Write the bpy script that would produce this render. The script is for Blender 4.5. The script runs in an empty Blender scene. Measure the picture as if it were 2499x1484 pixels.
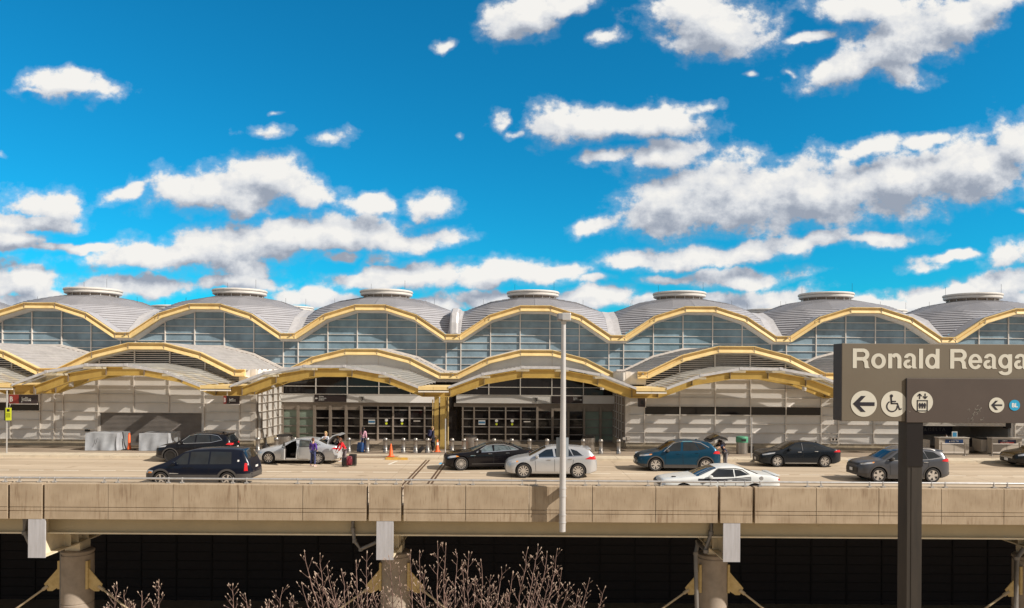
import bpy, bmesh, math, random
from mathutils import Vector, Matrix
R = math.radians
random.seed(7)
for _d in (bpy.data.objects, bpy.data.meshes, bpy.data.materials): pass
S = bpy.context.scene
COL = S.collection
F = 1804.0; CX = 1249.0; HY = 905.0; CH = 5.4; K = 0.006

def P(px, py, Y):
    """a pixel of the 2498 px wide photo seen at depth Y -> world point"""
    y = py - K*(px-CX); x = px + K*(py-HY)
    return Vector(((x-CX)*Y/F, Y, CH-(y-HY)*Y/F))
def PX(px, Y): return (px-CX)*Y/F

# ------------------------------------------------------------------ materials
def newmat(name):
    m = bpy.data.materials.new(name); m.use_nodes = True
    nt = m.node_tree; b = nt.nodes['Principled BSDF']
    return m, nt, b
def mat(name, c, rough=0.6, metal=0.0, var=0.12, scale=3.0, bump=0.0, bscale=40.0, stretch=None, c2=None, spec=0.5, coat=0.0, fac=(0.35,0.65)):
    m, nt, b = newmat(name)
    N = nt.nodes; L = nt.links
    tc = N.new('ShaderNodeTexCoord'); mp = N.new('ShaderNodeMapping')
    L.new(tc.outputs['Object'], mp.inputs['Vector'])
    if stretch: mp.inputs['Scale'].default_value = stretch
    nz = N.new('ShaderNodeTexNoise'); nz.inputs['Scale'].default_value = scale; nz.inputs['Detail'].default_value = 5
    nz.inputs['Roughness'].default_value = 0.62
    L.new(mp.outputs[0], nz.inputs['Vector'])
    cr = N.new('ShaderNodeValToRGB')
    if c2 is None: c2 = tuple(max(0, x*(1-var)) for x in c); c1 = tuple(min(1, x*(1+var)) for x in c)
    else: c1 = c
    cr.color_ramp.elements[0].position = fac[0]; cr.color_ramp.elements[1].position = fac[1]
    cr.color_ramp.elements[0].color = (*c2, 1); cr.color_ramp.elements[1].color = (*c1, 1)
    L.new(nz.outputs['Fac'], cr.inputs[0]); L.new(cr.outputs[0], b.inputs['Base Color'])
    b.inputs['Roughness'].default_value = rough; b.inputs['Metallic'].default_value = metal
    b.inputs['Specular IOR Level'].default_value = spec
    if coat: b.inputs['Coat Weight'].default_value = coat; b.inputs['Coat Roughness'].default_value = 0.03
    if bump:
        n2 = N.new('ShaderNodeTexNoise'); n2.inputs['Scale'].default_value = bscale; n2.inputs['Detail'].default_value = 4
        L.new(tc.outputs['Object'], n2.inputs['Vector'])
        bp = N.new('ShaderNodeBump'); bp.inputs['Strength'].default_value = bump; bp.inputs['Distance'].default_value = 0.02
        L.new(n2.outputs['Fac'], bp.inputs['Height']); L.new(bp.outputs[0], b.inputs['Normal'])
    return m
def paint(name, c, metal=0.3, rough=0.32): return mat(name, c, rough=rough, metal=metal, var=0.05, scale=1.5, coat=0.28, spec=0.35)

M = {}
M['cream'] = mat('cream steel', (0.84,0.64,0.30), 0.5, c2=(0.72,0.52,0.23), scale=1.6, stretch=(1,1,0.4))
M['cream_dim'] = mat('pale cream steel', (0.72,0.64,0.48), 0.55, var=0.08)
M['yellow'] = mat('ochre steel', (0.74,0.53,0.16), 0.5, c2=(0.60,0.41,0.12), scale=1.4, stretch=(1,1,0.5))
M['soffit'] = mat('white soffit', (0.80,0.75,0.68), 0.6, var=0.06)
M['white'] = mat('white panel', (0.82,0.79,0.76), 0.5, var=0.05, scale=0.8)
M['panel'] = mat('wall panel', (0.84,0.805,0.77), 0.42, var=0.06, scale=0.6)
M['frame'] = mat('light frame', (0.76,0.70,0.64), 0.45, metal=0.2, var=0.08)
M['tan'] = mat('tan door frame', (0.31,0.255,0.21), 0.5, metal=0.2, var=0.1)
M['dome'] = mat('dome metal', (0.50,0.50,0.535), 0.42, metal=0.3, var=0.09, scale=0.35, stretch=(1,1,0.6))
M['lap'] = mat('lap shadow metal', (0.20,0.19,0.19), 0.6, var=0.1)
M['roof'] = mat('ribbed metal roof', (0.50,0.48,0.47), 0.45, metal=0.3, var=0.12, scale=1.0)
M['gutter'] = mat('gutter metal', (0.58,0.57,0.58), 0.45, metal=0.3, var=0.1)
M['ring'] = mat('ring cream white', (0.58,0.555,0.52), 0.5, var=0.05)
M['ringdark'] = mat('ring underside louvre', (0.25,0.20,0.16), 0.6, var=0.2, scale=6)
M['louvre'] = mat('louvre slat', (0.80,0.74,0.69), 0.45, metal=0.3, var=0.1)
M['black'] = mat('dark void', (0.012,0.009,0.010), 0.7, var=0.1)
M['plinth'] = mat('plinth concrete', (0.50,0.42,0.31), 0.8, var=0.14, scale=2.0)
M['road'] = mat('road concrete', (0.60,0.495,0.37), 0.85, c2=(0.45,0.365,0.265), scale=0.5, stretch=(0.16,1.3,1), bump=0.15, bscale=60, fac=(0.3,0.7))
M['walk'] = mat('sidewalk pavers', (0.36,0.29,0.22), 0.85, c2=(0.24,0.19,0.14), scale=1.1, stretch=(0.25,1.6,1), bump=0.2, bscale=50)
M['kerb'] = mat('kerb stone', (0.58,0.50,0.38), 0.8, var=0.10, scale=2)
M['line'] = mat('road paint', (0.78,0.74,0.64), 0.7, var=0.10, scale=9)
M['ylw'] = mat('yellow kerb paint', (0.70,0.42,0.06), 0.7, c2=(0.50,0.32,0.10), scale=6)
M['joint'] = mat('expansion joint', (0.10,0.055,0.03), 0.6, var=0.2)
M['steel'] = mat('stainless steel', (0.40,0.375,0.35), 0.34, metal=0.85, var=0.1, scale=3)
M['galv'] = mat('galvanised pipe', (0.55,0.54,0.53), 0.38, metal=0.6, var=0.1, scale=4)
M['polepaint'] = mat('pole paint', (0.55,0.545,0.55), 0.4, metal=0.3, var=0.06, scale=2)
M['headgrey'] = mat('lamp housing grey', (0.22,0.23,0.25), 0.5, var=0.05)
M['plate_white'] = mat('end plate paint', (0.46,0.46,0.49), 0.45, c2=(0.38,0.375,0.39), scale=3, stretch=(3,1,0.35))
M['column'] = mat('column concrete', (0.31,0.26,0.21), 0.85, var=0.12, scale=2.2, bump=0.1)
M['girder'] = mat('girder steel', (0.50,0.42,0.27), 0.55, var=0.06, scale=0.8)
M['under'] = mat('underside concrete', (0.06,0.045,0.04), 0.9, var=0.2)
M['lowwall'] = mat('lower level wall in shade tone', (0.016,0.011,0.012), 0.7, var=0.12)  # near-black base colour stands in for the shade under the deck
M['lowframe'] = mat('lower level frame', (0.005,0.003,0.004), 0.7, var=0.1)  # darkened along with the wall for the same under-deck shade
M['ground'] = mat('lower forecourt concrete', (0.42,0.33,0.23), 0.9, var=0.15, scale=0.6)  # unseen ground, toned pale and warm to bounce fill onto the facade
M['pipe'] = mat('drain pipe', (0.20,0.19,0.18), 0.5, metal=0.4, var=0.15)
M['pave_under'] = M['under']
M['rubber'] = mat('tyre rubber', (0.018,0.016,0.016), 0.75, var=0.1)
M['alloy'] = mat('alloy rim', (0.70,0.68,0.66), 0.28, metal=0.8, var=0.04)
M['alloy_dark'] = mat('black rim', (0.03,0.03,0.03), 0.35, metal=0.5, var=0.04)
M['well'] = mat('wheel well', (0.008,0.007,0.007), 0.9, var=0.1)
M['cabin'] = mat('cabin interior', (0.030,0.024,0.024), 0.8, var=0.2, scale=5)
M['chrome'] = mat('chrome trim', (0.80,0.80,0.80), 0.15, metal=1.0, var=0.02)
M['clad'] = mat('grey plastic cladding', (0.065,0.06,0.058), 0.55, var=0.1)
M['seam'] = mat('panel gap', (0.01,0.01,0.01), 0.9, var=0.05)
M['lamp'] = mat('headlamp lens', (0.55,0.57,0.60), 0.12, metal=0.4, var=0.15, scale=20)
M['amber'] = mat('amber lens', (0.80,0.30,0.05), 0.25, var=0.1)
M['red'] = mat('red lens', (0.55,0.02,0.025), 0.2, var=0.2, scale=14)
M['plate'] = mat('number plate', (0.75,0.74,0.72), 0.4, var=0.1, scale=30)
M['cone'] = mat('orange plastic', (0.85,0.14,0.03), 0.45, var=0.08)
M['reflect'] = mat('white band', (0.78,0.74,0.70), 0.4, var=0.05)
M['blackplastic'] = mat('black plastic', (0.02,0.018,0.018), 0.5, var=0.1)
M['tarp'] = mat('grey tarpaulin', (0.36,0.38,0.41), 0.45, var=0.12, scale=2.5)
M['green'] = mat('green bin lid', (0.08,0.28,0.17), 0.5, var=0.1)
M['skin'] = mat('skin', (0.52,0.30,0.20), 0.55, var=0.06)
M['bark'] = mat('bark', (0.27,0.175,0.145), 0.8, c2=(0.12,0.075,0.062), scale=9)
M['bud'] = mat('bud', (0.48,0.38,0.30), 0.7, c2=(0.27,0.18,0.14), scale=25)
M['signbrown'] = mat('sign brown', (0.150,0.125,0.090), 0.55, c2=(0.135,0.110,0.078), scale=2.2)
M['signdark'] = mat('sign dark brown', (0.072,0.052,0.042), 0.6, c2=(0.060,0.043,0.035), scale=2.0)
M['signend'] = mat('sign end black', (0.028,0.024,0.026), 0.5, var=0.1)
M['signpost'] = mat('sign post brown', (0.035,0.028,0.022), 0.5, c2=(0.022,0.018,0.015), scale=4, stretch=(4,4,0.4))
M['signpostdark'] = mat('sign post gloss', (0.006,0.004,0.005), 0.35, var=0.1)
M['signwhite'] = mat('sign lettering', (0.60,0.58,0.50), 0.55, var=0.03)
M['signink'] = mat('sign ink', (0.012,0.010,0.018), 0.5, var=0.05)
M['signblue'] = mat('line blue', (0.01,0.33,0.58), 0.5, var=0.03)
M['signwarm'] = mat('worn scratch', (0.20,0.18,0.155), 0.8, var=0.1)
M['boardbrown'] = mat('dark sign board', (0.030,0.018,0.018), 0.5, var=0.08)
M['boardred'] = mat('red sign board', (0.33,0.04,0.03), 0.5, var=0.08)
M['letter'] = mat('white letters', (0.75,0.74,0.72), 0.5, var=0.02)
M['navy'] = mat('navy banner', (0.012,0.05,0.16), 0.5, var=0.05)
M['navydark'] = mat('dark navy board', (0.014,0.012,0.045), 0.5, var=0.05)
M['bannerred'] = mat('red banner', (0.55,0.07,0.06), 0.5, var=0.05)
M['dimletter'] = mat('dim letters', (0.20,0.19,0.21), 0.5, var=0.02)
M['highvis'] = mat('lime board', (0.62,0.68,0.03), 0.5, var=0.04)
M['counter'] = mat('counter laminate', (0.42,0.37,0.31), 0.5, var=0.06, scale=2)
M['shutter'] = mat('roller shutter', (0.38,0.345,0.325), 0.45, metal=0.4, var=0.1, scale=1.5)
M['transom'] = mat('door transom', (0.32,0.285,0.26), 0.45, metal=0.3, var=0.06)
M['notice'] = mat('notice blue',(0.06,0.20,0.38),0.5)
M['inner'] = mat('booth interior', (0.42,0.37,0.33), 0.7, var=0.1)

def glassmat(name, c, rough=0.06, spec=0.9, var=0.25, scale=0.25, metal=0.0, wob=0.0):
    m = mat(name, c, rough=rough, var=var, scale=scale, spec=spec, metal=metal)
    if wob:
        nt = m.node_tree; N = nt.nodes; L = nt.links
        tc = N.new('ShaderNodeTexCoord'); nz = N.new('ShaderNodeTexNoise'); nz.inputs['Scale'].default_value = 0.45
        L.new(tc.outputs['Object'], nz.inputs['Vector'])
        bp = N.new('ShaderNodeBump'); bp.inputs['Strength'].default_value = wob; bp.inputs['Distance'].default_value = 0.1
        L.new(nz.outputs['Fac'], bp.inputs['Height']); L.new(bp.outputs[0], N['Principled BSDF'].inputs['Normal'])
    return m
M['upglass'] = glassmat('clerestory glass', (0.205,0.290,0.350), rough=0.16, spec=0.6, wob=0.22, var=0.28, scale=0.55)
M['lowglass'] = glassmat('dark entrance glass', (0.016,0.013,0.013), rough=0.05, spec=0.35, wob=0.15)
M['greenglass'] = glassmat('frosted green glass', (0.26,0.33,0.27), rough=0.35, spec=0.5)
M['carglass'] = glassmat('tinted car glass', (0.014,0.018,0.022), rough=0.03, spec=0.8, scale=2)
M['carglass_clear'] = glassmat('clear car glass', (0.10,0.13,0.14), rough=0.04, spec=0.9, scale=3, var=0.5)

def canopymat():
    m, nt, b = newmat('translucent corrugated canopy sheet')
    N = nt.nodes; L = nt.links
    tc = N.new('ShaderNodeTexCoord'); wv = N.new('ShaderNodeTexWave'); wv.wave_type = 'BANDS'; wv.bands_direction = 'X'; wv.inputs['Scale'].default_value = 1.05; wv.inputs['Distortion'].default_value = 0
    L.new(tc.outputs['Object'], wv.inputs['Vector'])
    nz = N.new('ShaderNodeTexNoise'); nz.inputs['Scale'].default_value = 1.5; nz.inputs['Detail'].default_value = 4; L.new(tc.outputs['Object'], nz.inputs['Vector'])
    cr = N.new('ShaderNodeValToRGB'); cr.color_ramp.elements[0].color = (0.30,0.31,0.28,1); cr.color_ramp.elements[1].color = (0.56,0.55,0.53,1)
    ad = N.new('ShaderNodeMath'); ad.operation = 'MULTIPLY_ADD'; L.new(wv.outputs['Fac'], ad.inputs[0]); ad.inputs[1].default_value = 0.55; L.new(nz.outputs['Fac'], ad.inputs[2])
    L.new(ad.outputs[0], cr.inputs[0]); L.new(cr.outputs[0], b.inputs['Base Color']); b.inputs['Roughness'].default_value = 0.4
    cr.color_ramp.elements[0].position = 0.35; cr.color_ramp.elements[1].position = 0.95
    bp = N.new('ShaderNodeBump'); bp.inputs['Strength'].default_value = 0.8; bp.inputs['Distance'].default_value = 0.05; L.new(wv.outputs['Fac'], bp.inputs['Height']); L.new(bp.outputs[0], b.inputs['Normal'])
    tr = N.new('ShaderNodeBsdfTransparent'); tr.inputs[0].default_value = (0.95,0.96,0.94,1)
    mx = N.new('ShaderNodeMixShader'); mx.inputs[0].default_value = 0.50
    L.new(tr.outputs[0], mx.inputs[1]); L.new(b.outputs[0], mx.inputs[2])
    L.new(mx.outputs[0], N['Material Output'].inputs['Surface'])
    return m
M['canopy'] = canopymat()

def streakmat():
    """weathered parapet concrete: cloudy patches and vertical run stains"""
    m, nt, b = newmat('weathered parapet concrete')
    N = nt.nodes; L = nt.links
    tc = N.new('ShaderNodeTexCoord')
    def noise(scale, st, det=5):
        mp = N.new('ShaderNodeMapping'); mp.inputs['Scale'].default_value = st
        L.new(tc.outputs['Object'], mp.inputs['Vector'])
        n = N.new('ShaderNodeTexNoise'); n.inputs['Scale'].default_value = scale; n.inputs['Detail'].default_value = det
        L.new(mp.outputs[0], n.inputs['Vector']); return n.outputs['Fac']
    def ramp(src, p0, p1, c0, c1):
        r = N.new('ShaderNodeValToRGB'); r.color_ramp.elements[0].position = p0; r.color_ramp.elements[1].position = p1
        r.color_ramp.elements[0].color = (*c0,1); r.color_ramp.elements[1].color = (*c1,1); L.new(src, r.inputs[0]); return r.outputs[0]
    base = ramp(noise(1.1, (1,1,1)), 0.3, 0.7, (0.325,0.250,0.170), (0.435,0.348,0.248))
    st = ramp(noise(9, (1,1,0.09)), 0.50, 0.68, (1,1,1), (0.60,0.53,0.48))
    st2 = ramp(noise(28, (1,1,0.07), 3), 0.56, 0.70, (1,1,1), (0.70,0.62,0.56))
    gate = ramp(noise(0.9, (1,1,0.6)), 0.46, 0.62, (0,0,0), (0.95,0.95,0.95))
    mul = N.new('ShaderNodeMix'); mul.data_type='RGBA'; mul.blend_type='MULTIPLY'
    L.new(gate, mul.inputs[0]); L.new(base, mul.inputs[6]); L.new(st, mul.inputs[7])
    mul2 = N.new('ShaderNodeMix'); mul2.data_type='RGBA'; mul2.blend_type='MULTIPLY'; mul2.inputs[0].default_value = 0.8
    L.new(mul.outputs[2], mul2.inputs[6]); L.new(st2, mul2.inputs[7])
    L.new(mul2.outputs[2], b.inputs['Base Color']); b.inputs['Roughness'].default_value = 0.88
    bp = N.new('ShaderNodeBump'); bp.inputs['Strength'].default_value = 0.25; bp.inputs['Distance'].default_value = 0.01
    L.new(noise(60, (1,1,1)), bp.inputs['Height']); L.new(bp.outputs[0], b.inputs['Normal'])
    return m
M['parapet'] = streakmat()

def roadmat():
    m = M['road']; nt = m.node_tree; N = nt.nodes; L = nt.links; b = N['Principled BSDF']; old = b.inputs['Base Color'].links[0].from_socket
    tc = N.new('ShaderNodeTexCoord'); mp = N.new('ShaderNodeMapping'); mp.inputs['Scale'].default_value = (0.035,1.0,1); L.new(tc.outputs['Object'], mp.inputs['Vector'])
    n = N.new('ShaderNodeTexNoise'); n.inputs['Scale'].default_value = 1.7; n.inputs['Detail'].default_value = 5; n.inputs['Roughness'].default_value = 0.6; L.new(mp.outputs[0], n.inputs['Vector'])
    r = N.new('ShaderNodeValToRGB'); r.color_ramp.elements[0].position = 0.42; r.color_ramp.elements[1].position = 0.58; r.color_ramp.elements[0].color = (0.80,0.77,0.74,1); r.color_ramp.elements[1].color = (1,1,1,1); L.new(n.outputs['Fac'], r.inputs[0])
    n2 = N.new('ShaderNodeTexNoise'); n2.inputs['Scale'].default_value = 1.1; n2.inputs['Detail'].default_value = 6; L.new(tc.outputs['Object'], n2.inputs['Vector'])
    r2 = N.new('ShaderNodeValToRGB'); r2.color_ramp.elements[0].position = 0.62; r2.color_ramp.elements[1].position = 0.72; r2.color_ramp.elements[0].color = (1,1,1,1); r2.color_ramp.elements[1].color = (0.74,0.70,0.66,1); L.new(n2.outputs['Fac'], r2.inputs[0])
    a = N.new('ShaderNodeMix'); a.data_type = 'RGBA'; a.blend_type = 'MULTIPLY'; a.inputs[0].default_value = 1; L.new(old, a.inputs[6]); L.new(r.outputs[0], a.inputs[7])
    c = N.new('ShaderNodeMix'); c.data_type = 'RGBA'; c.blend_type = 'MULTIPLY'; c.inputs[0].default_value = 1; L.new(a.outputs[2], c.inputs[6]); L.new(r2.outputs[0], c.inputs[7])
    L.new(c.outputs[2], b.inputs['Base Color'])
roadmat()
# ------------------------------------------------------------------ object helpers
def tag(o, label=None, cat=None, group=None, kind=None):
    if label: o['label'] = label
    if cat: o['category'] = cat
    if group: o['group'] = group
    if kind: o['kind'] = kind
    return o
def thing(name, label, cat, loc=(0,0,0), rz=0, group=None):
    o = bpy.data.objects.new(name, None); COL.objects.link(o)
    o.location = loc; o.rotation_euler = (0,0,rz); o.empty_display_size = 0.3
    return tag(o, label, cat, group)
def root_of(o):
    while o.parent is not None: o = o.parent
    return o
def copy_tree(o, parent=None):
    c = o.copy(); COL.objects.link(c)
    if parent is not None: c.parent = parent
    for ch in list(o.children): copy_tree(ch, c)
    return c

class MB:
    def __init__(s): s.v = []; s.f = []; s.m = []; s.mats = []; s.cur = 0; s.T = None
    def use(s, m):
        if m not in s.mats: s.mats.append(m)
        s.cur = s.mats.index(m); return s
    def add(s, vs, fs):
        n = len(s.v)
        if s.T is not None: vs = [s.T @ Vector(p) for p in vs]
        s.v += [tuple(p) for p in vs]; s.f += [tuple(i+n for i in f) for f in fs]; s.m += [s.cur]*len(fs); return s
    def box(s, x0, x1, y0, y1, z0, z1):
        if x0 > x1: x0, x1 = x1, x0
        if y0 > y1: y0, y1 = y1, y0
        if z0 > z1: z0, z1 = z1, z0
        v = [(x0,y0,z0),(x1,y0,z0),(x1,y1,z0),(x0,y1,z0),(x0,y0,z1),(x1,y0,z1),(x1,y1,z1),(x0,y1,z1)]
        return s.add(v, [(0,3,2,1),(4,5,6,7),(0,1,5,4),(1,2,6,5),(2,3,7,6),(3,0,4,7)])
    def cbox(s, x0, x1, y0, y1, z0, z1, c=0.02):
        """box with chamfered edges"""
        bm = bmesh.new(); bmesh.ops.create_cube(bm, size=1.0)
        for v in bm.verts: v.co = Vector(((x0+x1)/2+v.co.x*(x1-x0), (y0+y1)/2+v.co.y*(y1-y0), (z0+z1)/2+v.co.z*(z1-z0)))
        bmesh.ops.bevel(bm, geom=bm.edges[:], offset=min(c, 0.45*min(abs(x1-x0),abs(y1-y0),abs(z1-z0))), segments=2, profile=0.5, affect='EDGES')
        bm.verts.index_update()
        s.add([v.co.copy() for v in bm.verts], [tuple(v.index for v in f.verts) for f in bm.faces]); bm.free(); return s
    def prism_xz(s, poly, y0, y1):
        n = len(poly); v = [(x,y0,z) for x,z in poly]+[(x,y1,z) for x,z in poly]
        a = sum(poly[i][0]*poly[(i+1)%n][1]-poly[(i+1)%n][0]*poly[i][1] for i in range(n))
        fr = tuple(range(n)); bk = tuple(range(2*n-1, n-1, -1)); sd = [(i,(i+1)%n,) for i in range(n)]
        f = [fr, bk]+[(j, i, i+n, j+n) for i, j in sd]
        if a < 0: f = [tuple(reversed(q)) for q in f]
        return s.add(v, f)
    def loft(s, rings, closed=True, caps=True):
        n = len(rings[0]); v = [p for r in rings for p in r]; f = []
        for k in range(len(rings)-1):
            for i in range(n if closed else n-1):
                j = (i+1) % n
                f.append((k*n+i, k*n+j, (k+1)*n+j, (k+1)*n+i))
        if caps and closed:
            f.append(tuple(range(n-1,-1,-1))); f.append(tuple((len(rings)-1)*n+i for i in range(n)))
        return s.add(v, f)
    def tube(s, pts, r, n=8, caps=True):
        pts = [Vector(p) for p in pts]; rs = r if isinstance(r, (list, tuple)) else [r]*len(pts)
        rings = []
        for i, p in enumerate(pts):
            a = pts[max(0,i-1)]; b = pts[min(len(pts)-1,i+1)]; d = (b-a).normalized()
            u = d.cross(Vector((0,0,1)));
            if u.length < 0.05: u = d.cross(Vector((0,1,0)))
            u.normalize(); w = d.cross(u).normalized()
            rings.append([p+(u*math.cos(t)+w*math.sin(t))*rs[i] for t in [2*math.pi*k/n for k in range(n)]])
        return s.loft(rings, True, caps)
    def lathe(s, prof, c=(0,0,0), axis='z', n=24):
        rings = []
        for rr, h in prof:
            rg = []
            for k in range(n):
                t = 2*math.pi*k/n; a, b = rr*math.cos(t), rr*math.sin(t)
                p = (a,b,h) if axis=='z' else ((a,h,b) if axis=='y' else (h,a,b))
                rg.append((p[0]+c[0], p[1]+c[1], p[2]+c[2]))
            rings.append(rg)
        return s.loft(rings, True, True)
    def build(s, name, parent=None, mt=None, smooth=False, local=False, recalc=True, flat_angle=None):
        if mt is not None and not s.mats: s.mats = [mt]
        off = Vector((0,0,0))
        if parent is not None and not local: off = root_of(parent).location
        me = bpy.data.meshes.new(name)
        me.from_pydata([tuple(Vector(p)-off) for p in s.v], [], s.f)
        for m in s.mats: me.materials.append(m)
        if len(s.mats) > 1: me.polygons.foreach_set('material_index', s.m)
        if recalc:
            bm = bmesh.new(); bm.from_mesh(me); bmesh.ops.recalc_face_normals(bm, faces=bm.faces[:]); bm.to_mesh(me); bm.free()
        if smooth:
            me.polygons.foreach_set('use_smooth', [True]*len(me.polygons))
            try: me.set_sharp_from_angle(angle=R(flat_angle or 38))
            except Exception: pass
        me.update()
        o = bpy.data.objects.new(name, me); COL.objects.link(o)
        if parent is not None: o.parent = parent
        return o

def text_mesh(name, body, size, mt, parent, loc, bold=0.0, align='LEFT', depth=0.004, squeeze=1.0, rot=(R(90),0,0), spacing=1.0, local=True, fit=None):
    cu = bpy.data.curves.new(name, 'FONT'); cu.body = body; cu.size = size; cu.offset = bold; cu.extrude = depth
    cu.align_x = align; cu.space_character = spacing; cu.resolution_u = 6
    o = bpy.data.objects.new('tmp_text', cu); COL.objects.link(o)
    bpy.context.view_layer.update()
    dg = bpy.context.evaluated_depsgraph_get()
    me = bpy.data.meshes.new_from_object(o.evaluated_get(dg))
    bpy.data.objects.remove(o)
    xs = [v.co.x for v in me.vertices]; 
    if fit and xs:
        squeeze = fit/(max(xs)-min(xs))
    for v in me.vertices: v.co.x *= squeeze
    me.transform(Matrix.Rotation(rot[2],4,'Z') @ Matrix.Rotation(rot[0], 4, 'X'))
    me.transform(Matrix.Translation(loc)); me.materials.clear(); me.materials.append(mt); me.name = name
    o = bpy.data.objects.new(name, me); COL.objects.link(o)
    if parent is not None: o.parent = parent
    return o

def apply_mods(o):
    bpy.context.view_layer.update()
    dg = bpy.context.evaluated_depsgraph_get()
    me = bpy.data.meshes.new_from_object(o.evaluated_get(dg))
    o.modifiers.clear(); old = o.data; nm = old.name; o.data = me; bpy.data.meshes.remove(old); me.name = nm
    return o

# ================================================================== SETTING
def struct(name, mb, mt=None, **k):
    o = mb.build(name, None, mt, **k); o['kind'] = 'structure'; return o
XL, XR = -62.0, 62.0
def walk_z(y): return 0.15 - (y-44.6)*0.0245
struct('lower_ground', MB().box(-900, 900, -300, 1500, -11.5, -11.0), M['ground'])
struct('road', MB().box(XL, XR, 29.55, 44.5, -0.35, 0.0), M['road'])
b = MB(); z0, z1 = walk_z(44.85), walk_z(60)
b.add([(XL,44.85,z0),(XR,44.85,z0),(XR,60,z1),(XL,60,z1),(XL,44.85,-0.6),(XR,44.85,-0.6),(XR,60,-0.6),(XL,60,-0.6)],
      [(0,1,2,3),(7,6,5,4),(0,4,5,1),(1,5,6,2),(2,6,7,3),(3,7,4,0)])
struct('sidewalk', b, M['walk'])
# pale border strip of the sidewalk, then the kerb
KN0, KN1 = PX(934,44.5), PX(1000,44.5)      # yellow kerb nose
b = MB().use(M['kerb'])
b.box(XL, KN0-2.6, 44.5, 46.0, -0.3, 0.153); b.box(KN1, XR, 44.5, 46.0, -0.3, 0.153)
b.box(KN0+0.9, KN1, 44.504, 46.0, -0.3, 0.153)
# dropped part between the kerbs
b.add([(KN0-2.6,44.5,0.004),(KN0+0.9,44.5,0.004),(KN0+0.9,46.0,0.153),(KN0-2.6,46.0,0.153)], [(0,1,2,3)])
for x in [XL+1.8*i for i in range(70)]:
    if KN0-2.7 < x < KN1: continue
    b.use(M['walk']); b.box(x, x+0.02, 44.495, 46.0, 0.1, 0.156)
struct('kerb', b)
b = MB().use(M['ylw']); b.box(KN0+0.2, KN1-0.1, 44.46, 44.502, 0.0, 0.150)
b.add([(KN0+0.15,44.46,0.0),(KN0+1.0,44.46,0.158),(KN0+1.0,45.1,0.158),(KN0+0.15,45.1,0.12)], [(0,1,2,3)])
b.add([(KN0-2.5,44.9,0.052),(KN0+0.1,45.0,0.060),(KN0+0.1,45.5,0.109),(KN0-2.2,45.05,0.066)], [(0,1,2,3)])
struct('kerb_marking', b)
b = MB().use(M['line'])
x = -7.27-1.876*28
while x < 55:
    jig = random.uniform(-0.06,0.06)
    b.box(x+jig, x+1.3+jig, 39.03, 39.11, -0.01, 0.004); x += 1.876
b.box(PX(948,42.3), PX(1084,42.3), 42.24, 42.32, -0.01, 0.0045)
p0 = (PX(948,42.3),42.28); p1 = (PX(969,43.9),43.9)
b.add([(p0[0]-0.05,p0[1],0.005),(p0[0]+0.09,p0[1],0.005),(p1[0]+0.09,p1[1],0.005),(p1[0]-0.05,p1[1],0.005)], [(0,1,2,3)])
b.add([(33.5,41.5,0.005),(34.9,41.2,0.005),(33.3,41.25,0.005)], [(0,1,2)])
b.use(mat('blue road paint',(0.08,0.35,0.60),0.7)).box(PX(1073,42.9), PX(1086,42.9), 42.5, 43.3, -0.01, 0.0045)
struct('road_marking', b)
b = MB().use(M['joint'])
for x in (-5.12,-4.94,-3.98,-3.80):
    b.box(x-0.05, x+0.05, 29.56, 44.49, -0.01, 0.007)
struct('road_joint', b)
b = MB().use(M['kerb']); 
for x in [-48+6.0*i for i in range(17)]: b.box(x-0.008, x+0.008, 29.56, 44.49, -0.01, 0.0025)
for y in (33.2,36.9,40.6): b.box(XL, XR, y-0.008, y+0.008, -0.01, 0.0027)
struct('paving_joint', b, )
bpy.data.objects['paving_joint'].data.materials[0] = mat('sawn joint', (0.30,0.24,0.17), 0.9)

# lower level: wall under the deck with its shade put into the colour, deck underside, transverse ribs
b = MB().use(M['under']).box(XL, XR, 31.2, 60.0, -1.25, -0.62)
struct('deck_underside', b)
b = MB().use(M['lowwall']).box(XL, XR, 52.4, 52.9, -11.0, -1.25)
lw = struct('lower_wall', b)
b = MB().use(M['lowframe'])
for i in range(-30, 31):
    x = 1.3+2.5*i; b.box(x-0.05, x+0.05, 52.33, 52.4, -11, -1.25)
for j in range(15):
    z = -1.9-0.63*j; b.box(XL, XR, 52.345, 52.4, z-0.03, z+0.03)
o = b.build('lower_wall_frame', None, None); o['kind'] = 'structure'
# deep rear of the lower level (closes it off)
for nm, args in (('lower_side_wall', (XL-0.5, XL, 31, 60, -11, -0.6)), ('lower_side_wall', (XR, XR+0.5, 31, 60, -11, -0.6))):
    struct(nm, MB().box(*args), M['lowwall'])

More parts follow.
